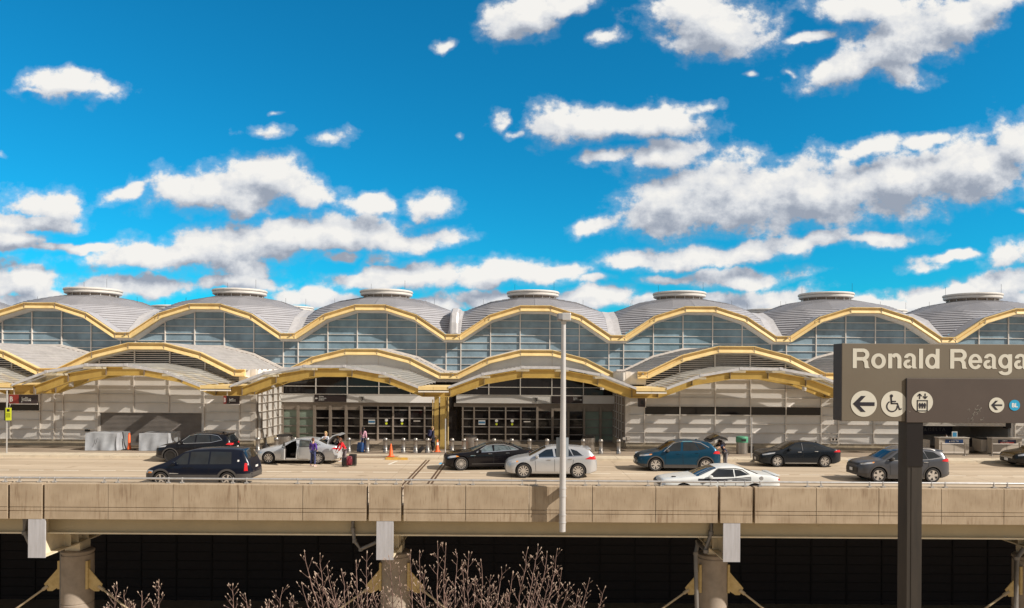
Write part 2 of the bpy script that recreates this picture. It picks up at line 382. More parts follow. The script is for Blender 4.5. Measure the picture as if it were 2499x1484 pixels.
# ================================================================== ELEVATED ROAD EDGE
PY = 29.2
gaps = [-45.9,-32.2,-18.48,-4.30,9.58,23.3]      # right side of narrow panel over each pier
par = thing('parapet_wall', 'weathered tan concrete parapet along the edge of the elevated road', 'wall', (0,PY,0))
edges = []
for g in gaps: edges.append((g-1.37, g, True))
def fillp(a, b_):
    n = max(1, round((b_-a)/2.53)); w = (b_-a)/n
    for i in range(n): edges.append((a+i*w, a+(i+1)*w, False))
for i in range(len(gaps)-1): fillp(gaps[i], gaps[i+1]-1.37)
joints = []
for a, c, nar in sorted(edges):
    if c < -30 or a > 30: continue
    g = 0.012
    gl = 0.055 if (nar or any(abs(a-q) < 0.01 for q in gaps)) else g
    gr = 0.055 if (nar or any(abs(c-(q-1.37)) < 0.01 for q in gaps)) else g
    joints.append(a)
    m = MB().use(M['parapet'])
    # section: coping, upper face, two grooves, skirt
    sec = [(0.38,-0.56),(0.0,-0.56),(0.0,-0.265),(0.03,-0.255),(0.03,-0.235),(0.0,-0.225),(0.0,-0.115),(0.03,-0.105),(0.03,-0.085),(0.0,-0.075),(0.0,0.825),(0.02,0.845),(0.36,0.87),(0.38,0.85)]
    m.loft([[(a+gl, PY+y, z) for y, z in sec], [(c-gr, PY+y, z) for y, z in sec]])
    m.build('panel', par)
gir = thing('edge_girder', 'long cream steel girder under the concrete parapet', 'girder', (0,30,0))
m = MB().use(M['girder'])
m.box(-30, 30, 29.95, 29.98, -1.22, -0.45)
m.build('web', gir)
MB().use(M['cream_dim']).box(-30, 30, 29.8, 30.15, -1.28, -1.22).build('bottom_flange', gir)
m = MB().use(M['girder'])
for x in [-28+1.37*i for i in range(42)]:
    pass
for x in (PX(538,30), PX(1998,30)):
    for dz in (-0.62,-0.72,-0.82): m.lathe([(0.03,29.93),(0.03,29.96)], (x,0,dz), 'y', 8)
m.build('bolt', gir)

piers = [-18.74,-4.98,8.72,22.44]
def make_pier(x, nm_label):
    t = thing('bridge_pier', nm_label, 'pier', (x, 32.0, -11), group='piers carrying the elevated road')
    m = MB().use(M['column']); r = 0.64
    m.lathe([(r,-11),(r,-4.72),(r-0.02,-4.70),(r-0.02,-4.67),(r,-4.65),(r,-2.62),(r-0.03,-2.6),(r-0.03,-2.55),(r+0.02,-2.53),(r+0.02,-2.45),(r-0.05,-2.40)], (x,32,0), 'z', 40)
    m.build('column', t, smooth=True)
    m = MB().use(M['cream_dim'])
    m.box(x-0.30, x+0.30, 29.27, 52.0, -2.09, -2.04); m.box(x-0.02, x+0.02, 29.3, 52.0, -2.04, -0.62)
    m.box(x-0.30, x+0.30, 29.9, 52.0, -0.66, -0.62)
    for y in (31.0, 31.55, 32.3, 33.0, 36): m.box(x-0.28, x+0.28, y, y+0.03, -2.04, -0.66)
    m.build('cross_beam', t)
    m = MB().use(M['plate_white']).box(x-0.335, x+0.335, 29.21, 29.27, -2.10, -0.565); m.build('end_plate', t)
    m = MB().use(M['cream_dim']).box(x-0.32, x+0.32, 31.6, 32.4, -2.40, -2.09); m.build('bearing', t)
    # yellow gusset plates either side with tie rods going down and sideways
    for sgn in (-1, 1):
        gx = x+sgn*0.60
        m = MB().use(M['yellowpale'])
        m.box(gx-0.05, gx+0.05, 31.62, 31.82, -4.05, -2.85)
        poly = [(gx, -3.1), (gx+sgn*0.65, -3.85), (gx+sgn*0.50, -4.15), (gx+sgn*0.30, -4.15), (gx, -3.95)]
        m.prism_xz(poly, 31.68, 31.72); m.build('gusset_plate', t)
        m = MB().use(M['tie'])
        a = Vector((gx+sgn*0.48, 31.70, -3.93)); d = Vector((sgn*0.83, 0, -0.64 if sgn>0 else -0.60)).normalized()
        m.tube([a, a+d*0.28], 0.075, 8); m.tube([a+d*0.2, a+d*7.5], 0.045, 8); m.build('tie_rod', t)
M['yellowpale'] = mat('pale yellow gusset', (0.58,0.44,0.20), 0.55, c2=(0.46,0.33,0.13), scale=5)
M['tie'] = mat('tie rod paint', (0.42,0.34,0.22), 0.5, var=0.1)
for x, lb in zip(piers, ('round concrete pier with brace at the far left under the road','round concrete pier under the road behind the bare tree','round concrete pier under the road right of the lamp post','round concrete pier partly seen at the right edge under the road')):
    make_pier(x, lb)

def pipe(name, label, pts, r):
    m = MB().use(M['pipe']); m.tube(pts, r, 10)
    for p in pts[1:-1]:
        m.tube([Vector(p)+Vector((0,0,0.07)), Vector(p)-Vector((0,0,0.07))], r*1.25, 10)
    o = m.build(name, None, smooth=True); tag(o, label, 'drainpipe', 'drainpipes under the elevated road'); return o
Yp = 29.75
def dp(x, y, Y=29.8): return P(x, y, Y)
pipe('drainpipe', 'grey drainpipe bending to the middle pier behind the bare twigs', [dp(861,1262), dp(861,1292), dp(865,1320), dp(880,1340), dp(930,1318)], 0.075)
pipe('drainpipe', 'short grey drainpipe behind the white end plate at the far left', [dp(62,1262), dp(62,1300), dp(76,1330)], 0.10)
pipe('drainpipe', 'long grey drainpipe running down beside the pier right of the lamp post', [dp(1736,1262), dp(1734,1300), dp(1722,1345), P(1703,1322,31.3)+Vector((0,0,0)), P(1697,1350,31.2), P(1700,1500,31.2)], 0.09)
pipe('drainpipe', 'grey drainpipe down the pier at the right edge', [P(2498,1338,31.2), P(2480,1362,31.2), P(2478,1500,31.2)], 0.10)
pipe('drainpipe', 'thin grey pipe down the left side of the far left pier', [P(149,1340,31.6), P(148,1500,31.6)], 0.05)

# guard rail on the parapet
gr = thing('guard_rail', 'pale pipe guard rail on brackets along the parapet top', 'railing', (0,29.4,0.86))
m = MB().use(M['galv'])
rx = sorted(gaps+[g-1.37 for g in gaps])
seg = [-30]+[g for g in rx if -30 < g < 30]+[30]
for i in range(len(seg)-1):
    m.tube([(seg[i]+(0.03 if i else 0),29.42,1.03),(seg[i+1]-0.03,29.42,1.03)], 0.042, 10)
m.build('rail', gr, smooth=True)
brs = []
for jx in joints:
    if -24 < jx < 24:
        if any(abs(jx-(g-1.37)) < 0.01 for g in gaps): brs += [jx-0.28, jx+0.28]
        elif any(abs(jx-g) < 0.01 for g in gaps): brs += [jx-0.28, jx+0.32]
        else: brs += [jx-0.27, jx+0.27]
for x in brs:
    m = MB().use(M['galv'])
    m.box(x-0.07, x+0.07, 29.34, 29.50, 0.862, 0.885)
    m.prism_xz([(x-0.015,0.885),(x+0.015,0.885),(x+0.015,1.0),(x-0.015,1.0)], 29.37, 29.46)
    m.tube([(x-0.022,29.42,1.03),(x+0.022,29.42,1.03)], 0.056, 10)
    m.lathe([(0.02,0.88),(0.02,0.915)], (x-0.05,29.36,0), 'z', 6); m.lathe([(0.02,0.88),(0.02,0.915)], (x+0.05,29.36,0), 'z', 6)
    m.build('bracket', gr)

# lamp post fixed to the outside of the parapet
lx = 2.0; ly = 28.80
lp = thing('lamp_post', 'tall pale lamp post bolted to the outside of the parapet', 'lamp post', (lx,ly,-0.85))
m = MB().use(M['polepaint'])
m.lathe([(0.105,-0.86),(0.125,-0.84),(0.125,1.6),(0.085,7.45),(0.085,7.5)], (lx,ly,0), 'z', 20); m.build('pole', lp, smooth=True)
for za, zb in ((0.52,0.86),(-0.50,-0.18)):
    m = MB().use(M['polepaint']); m.lathe([(0.127,za+0.04),(0.127,zb-0.04)], (lx,ly,0), 'z', 20)
    m.lathe([(0.145,za),(0.145,za+0.03)], (lx,ly,0), 'z', 20); m.lathe([(0.145,zb-0.03),(0.145,zb)], (lx,ly,0), 'z', 20)
    m.box(lx-0.11, lx+0.11, ly+0.08, PY-0.002, za+0.05, zb-0.05); m.build('bracket', lp)
m = MB().use(M['polepaint']); m.use(M['headgrey']).cbox(lx-0.25, lx-0.07, ly-0.50, ly+0.30, 7.38, 7.62, 0.02); m.use(M['polepaint']).cbox(lx-0.07, lx+0.27, ly-0.20, ly+0.30, 7.36, 7.66, 0.03); m.cbox(lx-0.10, lx+0.10, ly-0.10, ly+0.10, 7.25, 7.36, 0.02); m.build('lamp_head', lp)
bs = MB().use(mat('sign back grey',(0.27,0.31,0.35),0.5,var=0.05)); bs.box(lx-0.25, lx+0.23, ly+0.13, ly+0.16, 2.03, 2.80)
bs.box(lx-0.12, lx-0.06, ly+0.08, ly+0.13, 2.04, 2.84); bs.box(lx+0.04, lx+0.10, ly+0.08, ly+0.13, 2.04, 2.84)
o = bs.build('road_sign', None); tag(o, 'blank grey back of a road sign strapped to the lamp post', 'sign')

# ================================================================== TERMINAL
def mitre(pts, d):
    """offset an open polyline (x,z) by d along its downward normal"""
    out = []
    for i, (x, z) in enumerate(pts):
        ns = []
        for a, c in ((i-1,i),(i,i+1)):
            if 0 <= a and c < len(pts):
                dx = pts[c][0]-pts[a][0]; dz = pts[c][1]-pts[a][1]; l = math.hypot(dx,dz); ns.append((dz/l,-dx/l))
        nx = sum(n[0] for n in ns)/len(ns); nz = sum(n[1] for n in ns)/len(ns); l2 = nx*nx+nz*nz
        out.append((x+nx*d/l2, z+nz*d/l2))
    out[0] = (pts[0][0], out[0][1]); out[-1] = (pts[-1][0], out[-1][1])
    return out
def sweep(m, pts, prof, Y0):
    """profile [(y, down)] swept along arch polyline"""
    offs = [mitre(pts, d) for _, d in prof]
    rings = [[(offs[j][i][0], Y0+prof[j][0], offs[j][i][1]) for j in range(len(prof))] for i in range(len(pts))]
    return m.loft(rings, True, True)
def arch(crown, v2, val, x1=1.27, x2=3.85, x3=6.28, H=6.86):
    return [(-H,val),(-x3,val),(-x2,v2),(-x1,crown),(x1,crown),(x2,v2),(x3,val),(H,val)]
UP = arch(10.84,10.03,8.42); TL = arch(7.22,6.58,5.40,1.25,3.78,6.2); TW = arch(7.05,6.40,5.22,1.25,3.85,6.2)
CP = arch(5.66,5.22,4.38,1.25,3.75,5.91)
BEAM = [(-0.24,0.0),(-0.24,0.05),(-0.06,0.06),(-0.03,0.22),(-0.16,0.27),(-0.22,0.46),(-0.20,0.49),(0.10,0.49),(0.10,0.0)]
tb = thing('terminal_building', 'long airport terminal with scalloped yellow arches, glass walls and metal domes', 'building', (0,52.4,0))
cs = [-52.96,-39.24,-25.52,-11.8,1.92,15.64,29.36,43.08]
KIND = {-52.96:'L',-39.24:'L',-25.52:'L',-11.8:'W',1.92:'W',15.64:'L',29.36:'L',43.08:'L'}
def zat(pts, x):
    for (a, za), (c, zc) in zip(pts, pts[1:]):
        if a <= x <= c and c > a: return za+(zc-za)*(x-a)/(c-a)
    return pts[0][1]
def place(proto_fn, xs):
    o = proto_fn(); o.location.x += xs[0]
    for x in xs[1:]:
        c = copy_tree(o, tb); c.location.x = x
    return o

# --- upper storey
def up_beam():
    m = MB().use(M['cream']); sweep(m, UP, BEAM, 61.55)
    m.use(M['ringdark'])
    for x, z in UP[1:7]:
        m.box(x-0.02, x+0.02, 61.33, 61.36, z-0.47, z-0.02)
    m.use(M['steel']).cbox(-0.09-6.86+0.35, 0.03-6.86+0.35, 61.2, 61.36, UP[0][1]-0.22, UP[0][1]-0.12, 0.02)
    o = m.build('arch_beam', tb)
    m = MB().use(M['soffit']); sweep(m, UP, [(0.0,0.465),(0.9,0.60),(0.9,0.66),(0.0,0.52)], 61.6); m.build('soffit', o)
    return o
place(up_beam, cs)
GO = mitre(UP, 0.64)
def up_glass():
    m = MB().use(M['upglass'])
    poly = [(x,z) for x, z in GO]+[(6.86,2.6),(-6.86,2.6)]
    m.prism_xz(poly, 62.42, 62.47); o = m.build('glass_wall', tb)
    m = MB().use(M['frame'])
    for x in (-6.24,-3.74,-1.25,1.25,3.74,6.24):
        m.box(x-0.036, x+0.036, 62.30, 62.42, 2.6, zat(GO, x))
    for j in range(-7, 4):
        z = 7.77+0.617*j
        if z < 3: continue
        # clip to the outline
        if z <= GO[0][1]: a = 6.86
        else:
            a = None
            for i in range(4, 7):
                (xa,za),(xb,zb) = GO[i],GO[i+1]
                if za >= z >= zb and za > zb: a = xa+(xb-xa)*(za-z)/(za-zb)
            if a is None: continue
        m.box(-a, a, 62.33, 62.418, z-0.020, z+0.020)
    m.build('mullion', o)
    return o
place(up_glass, cs)
# interior ledge line of the ceiling seen through the glass is left to reflections

# --- domes
AR = [(6.28,0.0),(3.88,1.62),(1.27,2.42),(0.0,2.44)]
def ainv(h):
    h = max(0.0, min(2.44, h))
    for (xa,ha),(xb,hb) in zip(AR, AR[1:]):
        if ha <= h <= hb: return xa+(xb-xa)*(h-ha)/(hb-ha)
    return 0.0
def gz(u): return 8.44 + (u if u <= 2.44 else 2.44+(u-2.44)*0.54)
def dome():
    m = MB()
    lv = [0.0]; 
    while lv[-1] < 4.6: lv.append(lv[-1]+(0.21 if lv[-1] < 1.5 else (0.17 if lv[-1] < 2.4 else 0.20)))
    cy = 69.26; NT = 12
    def cont(u, sx, sy, z, out=0.0):
        a0 = max(0.0, u-2.44); a1 = min(u, 2.44); r = []
        for k in range(NT+1):
            t = k/NT; h = a0+(a1-a0)*t
            x, y = ainv(h), ainv(u-h)
            r.append((sx*(x+out*0.7), cy+sy*(y+out*0.7), z))
        return r
    for sx in (-1,1):
        for sy in (-1,1):
            for i in range(len(lv)-1):
                u0, u1 = lv[i], lv[i+1]; lap = 0.042 if u0 < 1.7 else 0.026
                A = cont(u0, sx, sy, gz(u0)+lap, 0.035); B = cont(u1, sx, sy, gz(u1)); C0 = cont(u0, sx, sy, gz(u0)-0.005, 0.0)
                if u0 == 0: A = [(sx*6.28, cy+sy*6.28, gz(0)+lap)]*(NT+1)
                n = NT+1
                m.use(M['dome']); m.add(A+B, [(k,k+1,n+k+1,n+k) for k in range(NT)])
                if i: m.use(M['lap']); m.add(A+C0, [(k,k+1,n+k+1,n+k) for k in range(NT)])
    m.use(M['dome']).lathe([(2.3,gz(4.4)-0.02),(0.3,gz(4.6)+0.05)], (0,cy,0), 'z', 16)
    # valley strips that follow the arches on all four sides
    ap = [(-6.28,0),(-3.88,1.62),(-1.27,2.42),(1.27,2.42),(3.88,1.62),(6.28,0)]
    m.use(M['gutter'])
    for sx in (-1,1):
        v = []
        for yy, h in ap: v += [(sx*6.30, cy+yy, 8.46+h), (sx*6.862, cy+yy, 8.40+h)]
        m.add(v, [(2*i,2*i+1,2*i+3,2*i+2) for i in range(len(ap)-1)])
    for sy in (-1,1):
        v = []
        for xx, h in ap: v += [(xx, cy+sy*6.30, 8.46+h), (xx, cy+sy*(7.7 if sy < 0 else 6.862), 8.44+h)]
        m.use(M['dome']); m.add(v, [(2*i,2*i+1,2*i+3,2*i+2) for i in range(len(ap)-1)])
    for sx in (-1,1):
        for ya, yb in ((cy-7.7, cy-6.28),(cy+6.28,cy+6.862)):
            m.use(M['gutter']).add([(sx*6.28,ya,8.45),(sx*6.862,ya,8.42),(sx*6.862,yb,8.42),(sx*6.28,yb,8.45)], [(0,1,2,3)])
    o = m.build('dome_roof', tb, recalc=False)
    r = MB().use(M['ringdark']).lathe([(1.9,12.0),(2.05,12.1),(2.05,12.42)], (0,cy,0), 'z', 40)
    for k in range(16):
        t = 2*math.pi*k/16; r.use(M['ring']).box(2.12*math.cos(t)-0.03, 2.12*math.cos(t)+0.03, cy+2.12*math.sin(t)-0.03, cy+2.12*math.sin(t)+0.03, 12.05, 12.42)
    r.build('roof_drum', o, smooth=True)
    r = MB().use(M['ring']).lathe([(1.9,12.30),(2.30,12.30),(2.40,12.36),(2.40,12.54),(2.34,12.55),(2.34,12.58),(2.46,12.60),(2.48,12.69),(2.42,12.77),(2.2,12.80),(0.2,12.77)], (0,cy,0), 'z', 48)
    r.build('roof_ring', o, smooth=True)
    for xx, yy, h in ((1.9,cy-1.2,0.8),(-1.7,cy+1.4,0.8)):
        MB().use(M['seam']).tube([(xx,yy,12.85),(xx,yy,12.85+h)], 0.012, 5).build('lightning_rod', o)
    for xx in (-4.6,4.6):
        MB().use(M['seam']).tube([(xx,cy-1,11.0),(xx,cy-1,12.0)], 0.012, 5).build('lightning_rod', o)
    return o
d0 = dome(); d0.location.x = cs[0]
for x in cs[1:]+[56.8]:
    c = copy_tree(d0, tb); c.location.x = x
for x in [-66.68]+cs+[56.8]:
    c = copy_tree(d0, tb); c.location.x = x; c.location.y = 16.5; c.location.z = -0.15
# curved duct in the valley between two domes
m = MB().use(M['gutter']); path = [(62.7,8.5),(62.75,9.4),(63.3,10.3),(64.6,10.75),(66.8,10.9),(69.5,10.9)]
w = 0.34; xc = -4.94
m.loft([[(xc-w,y+0.3,z-0.9),(xc-w,y,z),(xc-w*0.6,y-0.06,z+0.08),(xc+w*0.6,y-0.06,z+0.08),(xc+w,y,z),(xc+w,y+0.3,z-0.9)] for y, z in path])
m.build('roof_duct', tb)
struct_back = MB().use(M['panel']).box(XL, XR, 62.5, 90.0, -0.5, 8.3).build('rear_wall', tb)

# --- second tier
def tier(kind):
    pts, Y = (TL, 51.75) if kind == 'L' else (TW, 57.95)
    def fn():
        m = MB().use(M['cream']); sweep(m, pts, BEAM, Y)
        m.use(M['ringdark'])
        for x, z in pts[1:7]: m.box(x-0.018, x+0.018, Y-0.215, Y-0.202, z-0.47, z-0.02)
        m.use(M['steel']).cbox(-6.6, -6.48, Y-0.32, Y-0.2, pts[0][1]-0.22, pts[0][1]-0.12, 0.02)
        o = m.build('arch_beam', tb)
        m = MB().use(M['roof']); up = [(x, z-0.02) for x, z in pts]
        sweep(m, up, [(0.08,0.0),(0.08,0.06),(62.3-Y,0.06),(62.3-Y,0.0)], Y)
        rib = mitre(up, -0.035)
        for (xa,za),(xb,zb) in zip(rib, rib[1:]):
            n = max(1, int(math.hypot(xb-xa,zb-za)/0.42))
            for i in range(n):
                x = xa+(xb-xa)*(i+0.5)/n; z = za+(zb-za)*(i+0.5)/n
                m.box(x-0.02, x+0.02, Y+0.1, 62.25, z-0.04, z+0.02)
        r = m.build('low_roof', o)
        m = MB().use(M['frame']); sweep(m, mitre(pts,-0.02), [(62.0-Y,-0.16),(62.0-Y,0.0),(62.32-Y,0.0),(62.32-Y,-0.16)], Y); m.build('flashing', r)
        m = MB().use(M['soffit']); sweep(m, pts, [(0.05,0.465),(1.0,0.52),(1.0,0.56),(0.05,0.52)], Y); m.build('soffit', o)
        return o
    return fn
place(tier('L'), [c for c in cs if KIND[c] == 'L'])
place(tier('W'), [c for c in cs if KIND[c] == 'W'])
ROWS = [0.38,1.10,1.73,2.33,2.97,3.56,4.21,4.85]
FW = 52.4
def louvres():
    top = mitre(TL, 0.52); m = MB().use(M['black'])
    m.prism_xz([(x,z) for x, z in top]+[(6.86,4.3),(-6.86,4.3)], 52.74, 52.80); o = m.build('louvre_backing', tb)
    m = MB().use(M['louvre']); z = 4.62
    while z < 6.75:
        if z < top[1][1]: a = 6.2
        else:
            a = 0
            for i in range(4, 7):
                (xa,za),(xb,zb) = top[i],top[i+1]
                if za >= z >= zb and za > zb: a = xa+(xb-xa)*(za-z)/(za-zb)
        if a: m.box(-a, a, 52.52, 52.68, z-0.022, z+0.030)
        z += 0.142
    m.build('louvre', o)
    m = MB().use(M['frame'])
    for x in (-3.75,-1.25,1.25,3.75): m.box(x-0.045, x+0.045, 52.42, 52.5, zat(CP,x)+0.1, zat(top,x))
    m.use(M['panel'])
    for s_ in (-1,1): m.box(s_*6.2, s_*6.86, 52.45, 52.62, 4.3, top[0][1])
    m.build('mullion', o)
    return o
place(louvres, [c for c in cs if KIND[c] == 'L'])
def whitepanel():
    top = mitre(TW, 0.46); m = MB().use(M['white'])
    xs_ = sorted(set([round(p[0],3) for p in top]+[round(p[0],3) for p in CP]))
    for xa, xb in zip(xs_, xs_[1:]): m.prism_xz([(xa,zat(CP,xa)+0.10),(xb,zat(CP,xb)+0.10),(xb,zat(top,xb)),(xa,zat(top,xa))], 58.44, 58.5)
    o = m.build('fascia_panel', tb)
    for x in (-3.75,-1.25,1.25,3.75,6.2,-6.2): MB().use(M['frame']).box(x-0.03, x+0.03, 58.415, 58.44, zat(CP,x)+0.1, zat(top,x)).build('mullion', o)
    return o
place(whitepanel, [c for c in cs if KIND[c] == 'W'])

# --- street wall of the louvred bays
def wall_bay(c, x0=-6.86, x1=6.86, band=None, shutter=None, opening=None, fins=(-6.25,-3.75,-1.25,1.25,3.75,6.25)):
    """one bay of clad wall; band/shutter/opening are (xa, xb) in bay coordinates"""
    m = MB().use(M['panel'])
    hole = shutter or opening; ht = 2.33 if shutter else 1.93
    if hole:
        m.box(c+x0, c+hole[0], FW, FW+0.3, 0.36, 4.48); m.box(c+hole[1], c+x1, FW, FW+0.3, 0.36, 4.48)
        m.box(c+hole[0], c+hole[1], FW, FW+0.3, ht, 4.48)
    else: m.box(c+x0, c+x1, FW, FW+0.3, 0.36, 4.48)
    m.prism_xz([(c+x,z+0.12) for x, z in CP if abs(x) < 6]+[(c+5.91,4.48),(c-5.91,4.48)], FW+0.002, FW+0.298)
    o = m.build('clad_wall', tb)
    m = MB().use(M['frame'])
    inside = lambda x, z: hole and hole[0]+0.01 < x < hole[1]-0.01 and z < ht
    xs = [x0]+[f for f in fins if x0 < f < x1]+[x1]
    for x in fins:
        if not (x0 < x < x1): continue
        zb = ht if inside(x, 1) else 0.38
        m.box(c+x-0.030, c+x+0.030, FW-0.11, FW, zb, zat(CP, max(-6.8,min(6.8,x)))+0.1)
    for z in ROWS:
        for a, d in zip(xs, xs[1:]):
            if d-a < 0.2 or inside((a+d)/2, z-0.05) or z > min(zat(CP, max(-6.8,a+0.1)), zat(CP, min(6.8,d-0.1)))+0.35: continue
            m.box(c+a+0.16, c+d-0.02, FW-0.17, FW-0.02, z-0.018, z+0.018)
            m.box(c+a+0.05, c+d-0.02, FW-0.03, FW+0.002, z-0.03, z+0.012)
    m.build('cladding_rail', o)
    segs = [(x0,x1)] if not hole else [(x0,hole[0]),(hole[1],x1)]
    for a, d in segs:
        m = MB().use(M['plinth'])
        if d-a > 0.1:
            m.box(c+a, c+d, FW-0.10, FW+0.3, 0.0, 0.36); m.box(c+a, c+d, FW-0.45, FW-0.1, -0.2, 0.12)
            k = a+1.25
            while k < d: 
                m.use(M['walk']).box(c+k-0.006, c+k+0.006, FW-0.104, FW-0.09, 0.13, 0.36); m.use(M['plinth']); k += 2.5
            m.build('plinth', o)
    if band:
        a, d = band
        w_ = MB().use(M['lowglass']).box(c+a, c+d, FW-0.06, FW-0.03, 2.39, 2.95).build('window', tb)
        m = MB().use(M['frame'])
        for x in fins:
            if a < x < d: m.box(c+x-0.03, c+x+0.03, FW-0.135, FW-0.112, 2.36, 2.98)
        m.box(c+a, c+d, FW-0.14, FW-0.06, 2.955, 2.985); m.box(c+a, c+d, FW-0.14, FW-0.06, 2.355, 2.385)
        m.build('frame', w_)
    if shutter:
        a, d = shutter
        m = MB().use(M['shutter']); z = -0.05; k = 0
        while z < 2.30:
            m.add([(c+a,FW+0.10,z),(c+d,FW+0.10,z),(c+d,FW+0.06,z+0.04),(c+a,FW+0.06,z+0.04),(c+d,FW+0.10,z+0.085),(c+a,FW+0.10,z+0.085)], [(0,1,2,3),(3,2,4,5)]); z += 0.09
        m.box(c+a, c+d, FW+0.12, FW+0.2, -0.1, 2.33)
        s_ = m.build('roller_shutter', tb)
        MB().use(M['frame']).box(c+a-0.30, c+a-0.02, FW-0.05, FW+0.1, -0.05, 2.33).build('side_post', s_)
        MB().use(M['frame']).box(c+a, c+d, FW-0.04, FW+0.05, 2.27, 2.33).build('head_rail', s_)
    return o
wall_bay(-52.96)
wall_bay(-39.24, band=(-6.86,5.85), fins=(-6.25,-3.75,-1.25,1.25,3.75,5.85,6.86-0.01))
wall_bay(-25.52, shutter=(-3.65,3.55), x1=7.32)
wall_bay(15.64, x0=-7.54, band=(-6.25,6.2))
wall_bay(29.36, opening=(-1.9,6.0), band=(-6.86+0.6,-3.7))
wall_bay(43.08)
# return walls beside the entrance recess
def return_wall(x, side):
    m = MB().use(M['panel']).box(x, x-side*0.3, FW+0.3, 58.6, 0.3, 5.4); o = m.build('clad_wall', tb)
    m = MB().use(M['frame'])
    m.use(M['tan'])
    for y in (FW+0.34, FW+1.25, FW+2.5, FW+3.75, FW+5.0, FW+6.1): m.box(x, x+side*0.13, y-0.03, y+0.03, 0.3, 5.4)
    m.use(M['frame'])
    for z in ROWS: m.box(x, x+side*0.12, FW+0.32, 58.5, z-0.02, z+0.02)
    m.box(x-side*0.3, x+side*0.05, FW-0.02, FW+0.3, 0.3, 5.4)
    m.build('cladding_rail', o)
    MB().use(M['plinth']).box(x-side*0.3, x+side*0.10, FW, 58.6, -0.3, 0.34).build('plinth', o)
return_wall(-18.2, 1); return_wall(8.1, -1)
for xa, xb in ((-19.34,-18.0),(7.9,9.5)):      # closing panels where the deep bays meet the recess
    m = MB().use(M['panel']); m.box(xa, xb, 52.40, 58.43, 4.18, 5.34); m.build('end_panel', tb)

# --- entrances
def entrance(c, s_):
    """s_=-1: green panels on the left, doors to the right; s_=+1 mirrored"""
    Y = 58.6; X = lambda u: c - s_*u if False else c + (u if s_ < 0 else -u)
    def bx(m, u0, u1, y0, y1, z0, z1):
        a, d = X(u0), X(u1); m.box(min(a,d), max(a,d), y0, y1, z0, z1)
    m = MB().use(M['lowglass']); bx(m, -6.4, 6.86, Y+0.10, Y+0.16, -0.2, 4.40); m.prism_xz([(c+x,z+0.14) for x, z in CP[1:7]]+[(c+5.91,4.36),(c-5.91,4.36)], Y+0.102, Y+0.158); o = m.build('entrance_glazing', tb)
    m = MB().use(M['white']); bx(m, -6.4, 6.3, Y-0.25, Y+0.1, 2.84, 3.44); m.build('header', o)
    m = MB().use(M['tan']); bx(m, -6.4, 6.5, Y-0.1, Y+0.1, 2.56, 2.84); bx(m, -6.4, -0.1, Y-0.06, Y+0.1, 2.24, 2.56)
    us = [-6.35,-5.1,-3.8,-2.55,-1.3,-0.1,1.2,2.4,3.7,4.9,5.8]
    for u in us:
        w = 0.09 if u < 0 else 0.055
        bx(m, u-w, u+w, Y-0.10-(0.12 if u < 0 else 0), Y+0.1, -0.22, 2.58)
    m.use(M['transom'])
    for z, h in ((2.24,0.025),(1.58,0.035),(0.95,0.035),(0.36,0.035),(-0.14,0.07)):
        bx(m, -6.3, 5.9, Y-0.02, Y+0.1, z-h, z+h)
    bx(m, 0, 5.9, Y-0.03, Y+0.1, 2.50, 2.56)
    m.build('door_frame', o)
    m = MB().use(M['greenglass'])
    for z0_, z1_ in ((1.62,2.20),(0.99,1.54),(0.40,0.91),(-0.06,0.32)):
        bx(m, -6.25, -5.2, Y+0.06, Y+0.09, z0_, z1_); bx(m, -5.0, -3.9, Y+0.06, Y+0.09, z0_, z1_)
    m.build('frosted_pane', o)
    m = MB().use(M['frame'])
    for x in (-3.75,-1.25,1.25,3.75): m.box(c+x-0.035, c+x+0.035, Y+0.0, Y+0.1, 3.44, zat(CP,x)+0.13)
    bx(m, -6.4, 6.4, Y+0.02, Y+0.1, 4.07, 4.12); bx(m, -6.4, 6.4, Y-0.28, Y+0.1, 3.44, 3.49)
    m.build('clerestory_frame', o)
    # door notices
    def note(u): return u if s_ < 0 else 5.0-u
    u_ = note(0.72); n = MB().use(M['letter']); bx(n, u_-0.27, u_+0.27, Y-0.06, Y-0.05, 1.12, 1.47); n.use(M['notice']); bx(n, u_-0.25, u_+0.25, Y-0.066, Y-0.061, 1.22, 1.38); n.build('notice', o)
    for q in (1.88, 3.12):
        u_ = note(q)
        MB().use(M['letter']).lathe([(0.12,Y-0.06),(0.12,Y-0.05)], (X(u_),0,1.44), 'y', 20).build('notice', o); MB().use(M['highvis']).lathe([(0.09,Y-0.06),(0.09,Y-0.05)], (X(u_),0,1.17), 'y', 20).build('notice', o)
    u_ = note(4.3); n = MB().use(M['frame']); bx(n, u_-0.27, u_+0.27, Y-0.06, Y-0.05, 1.34, 1.42); n.build('notice', o)
    # interior glimpses: low pale counters and lit strips behind the doors
    return o
entrance(-11.8, -1); entrance(1.92, 1)

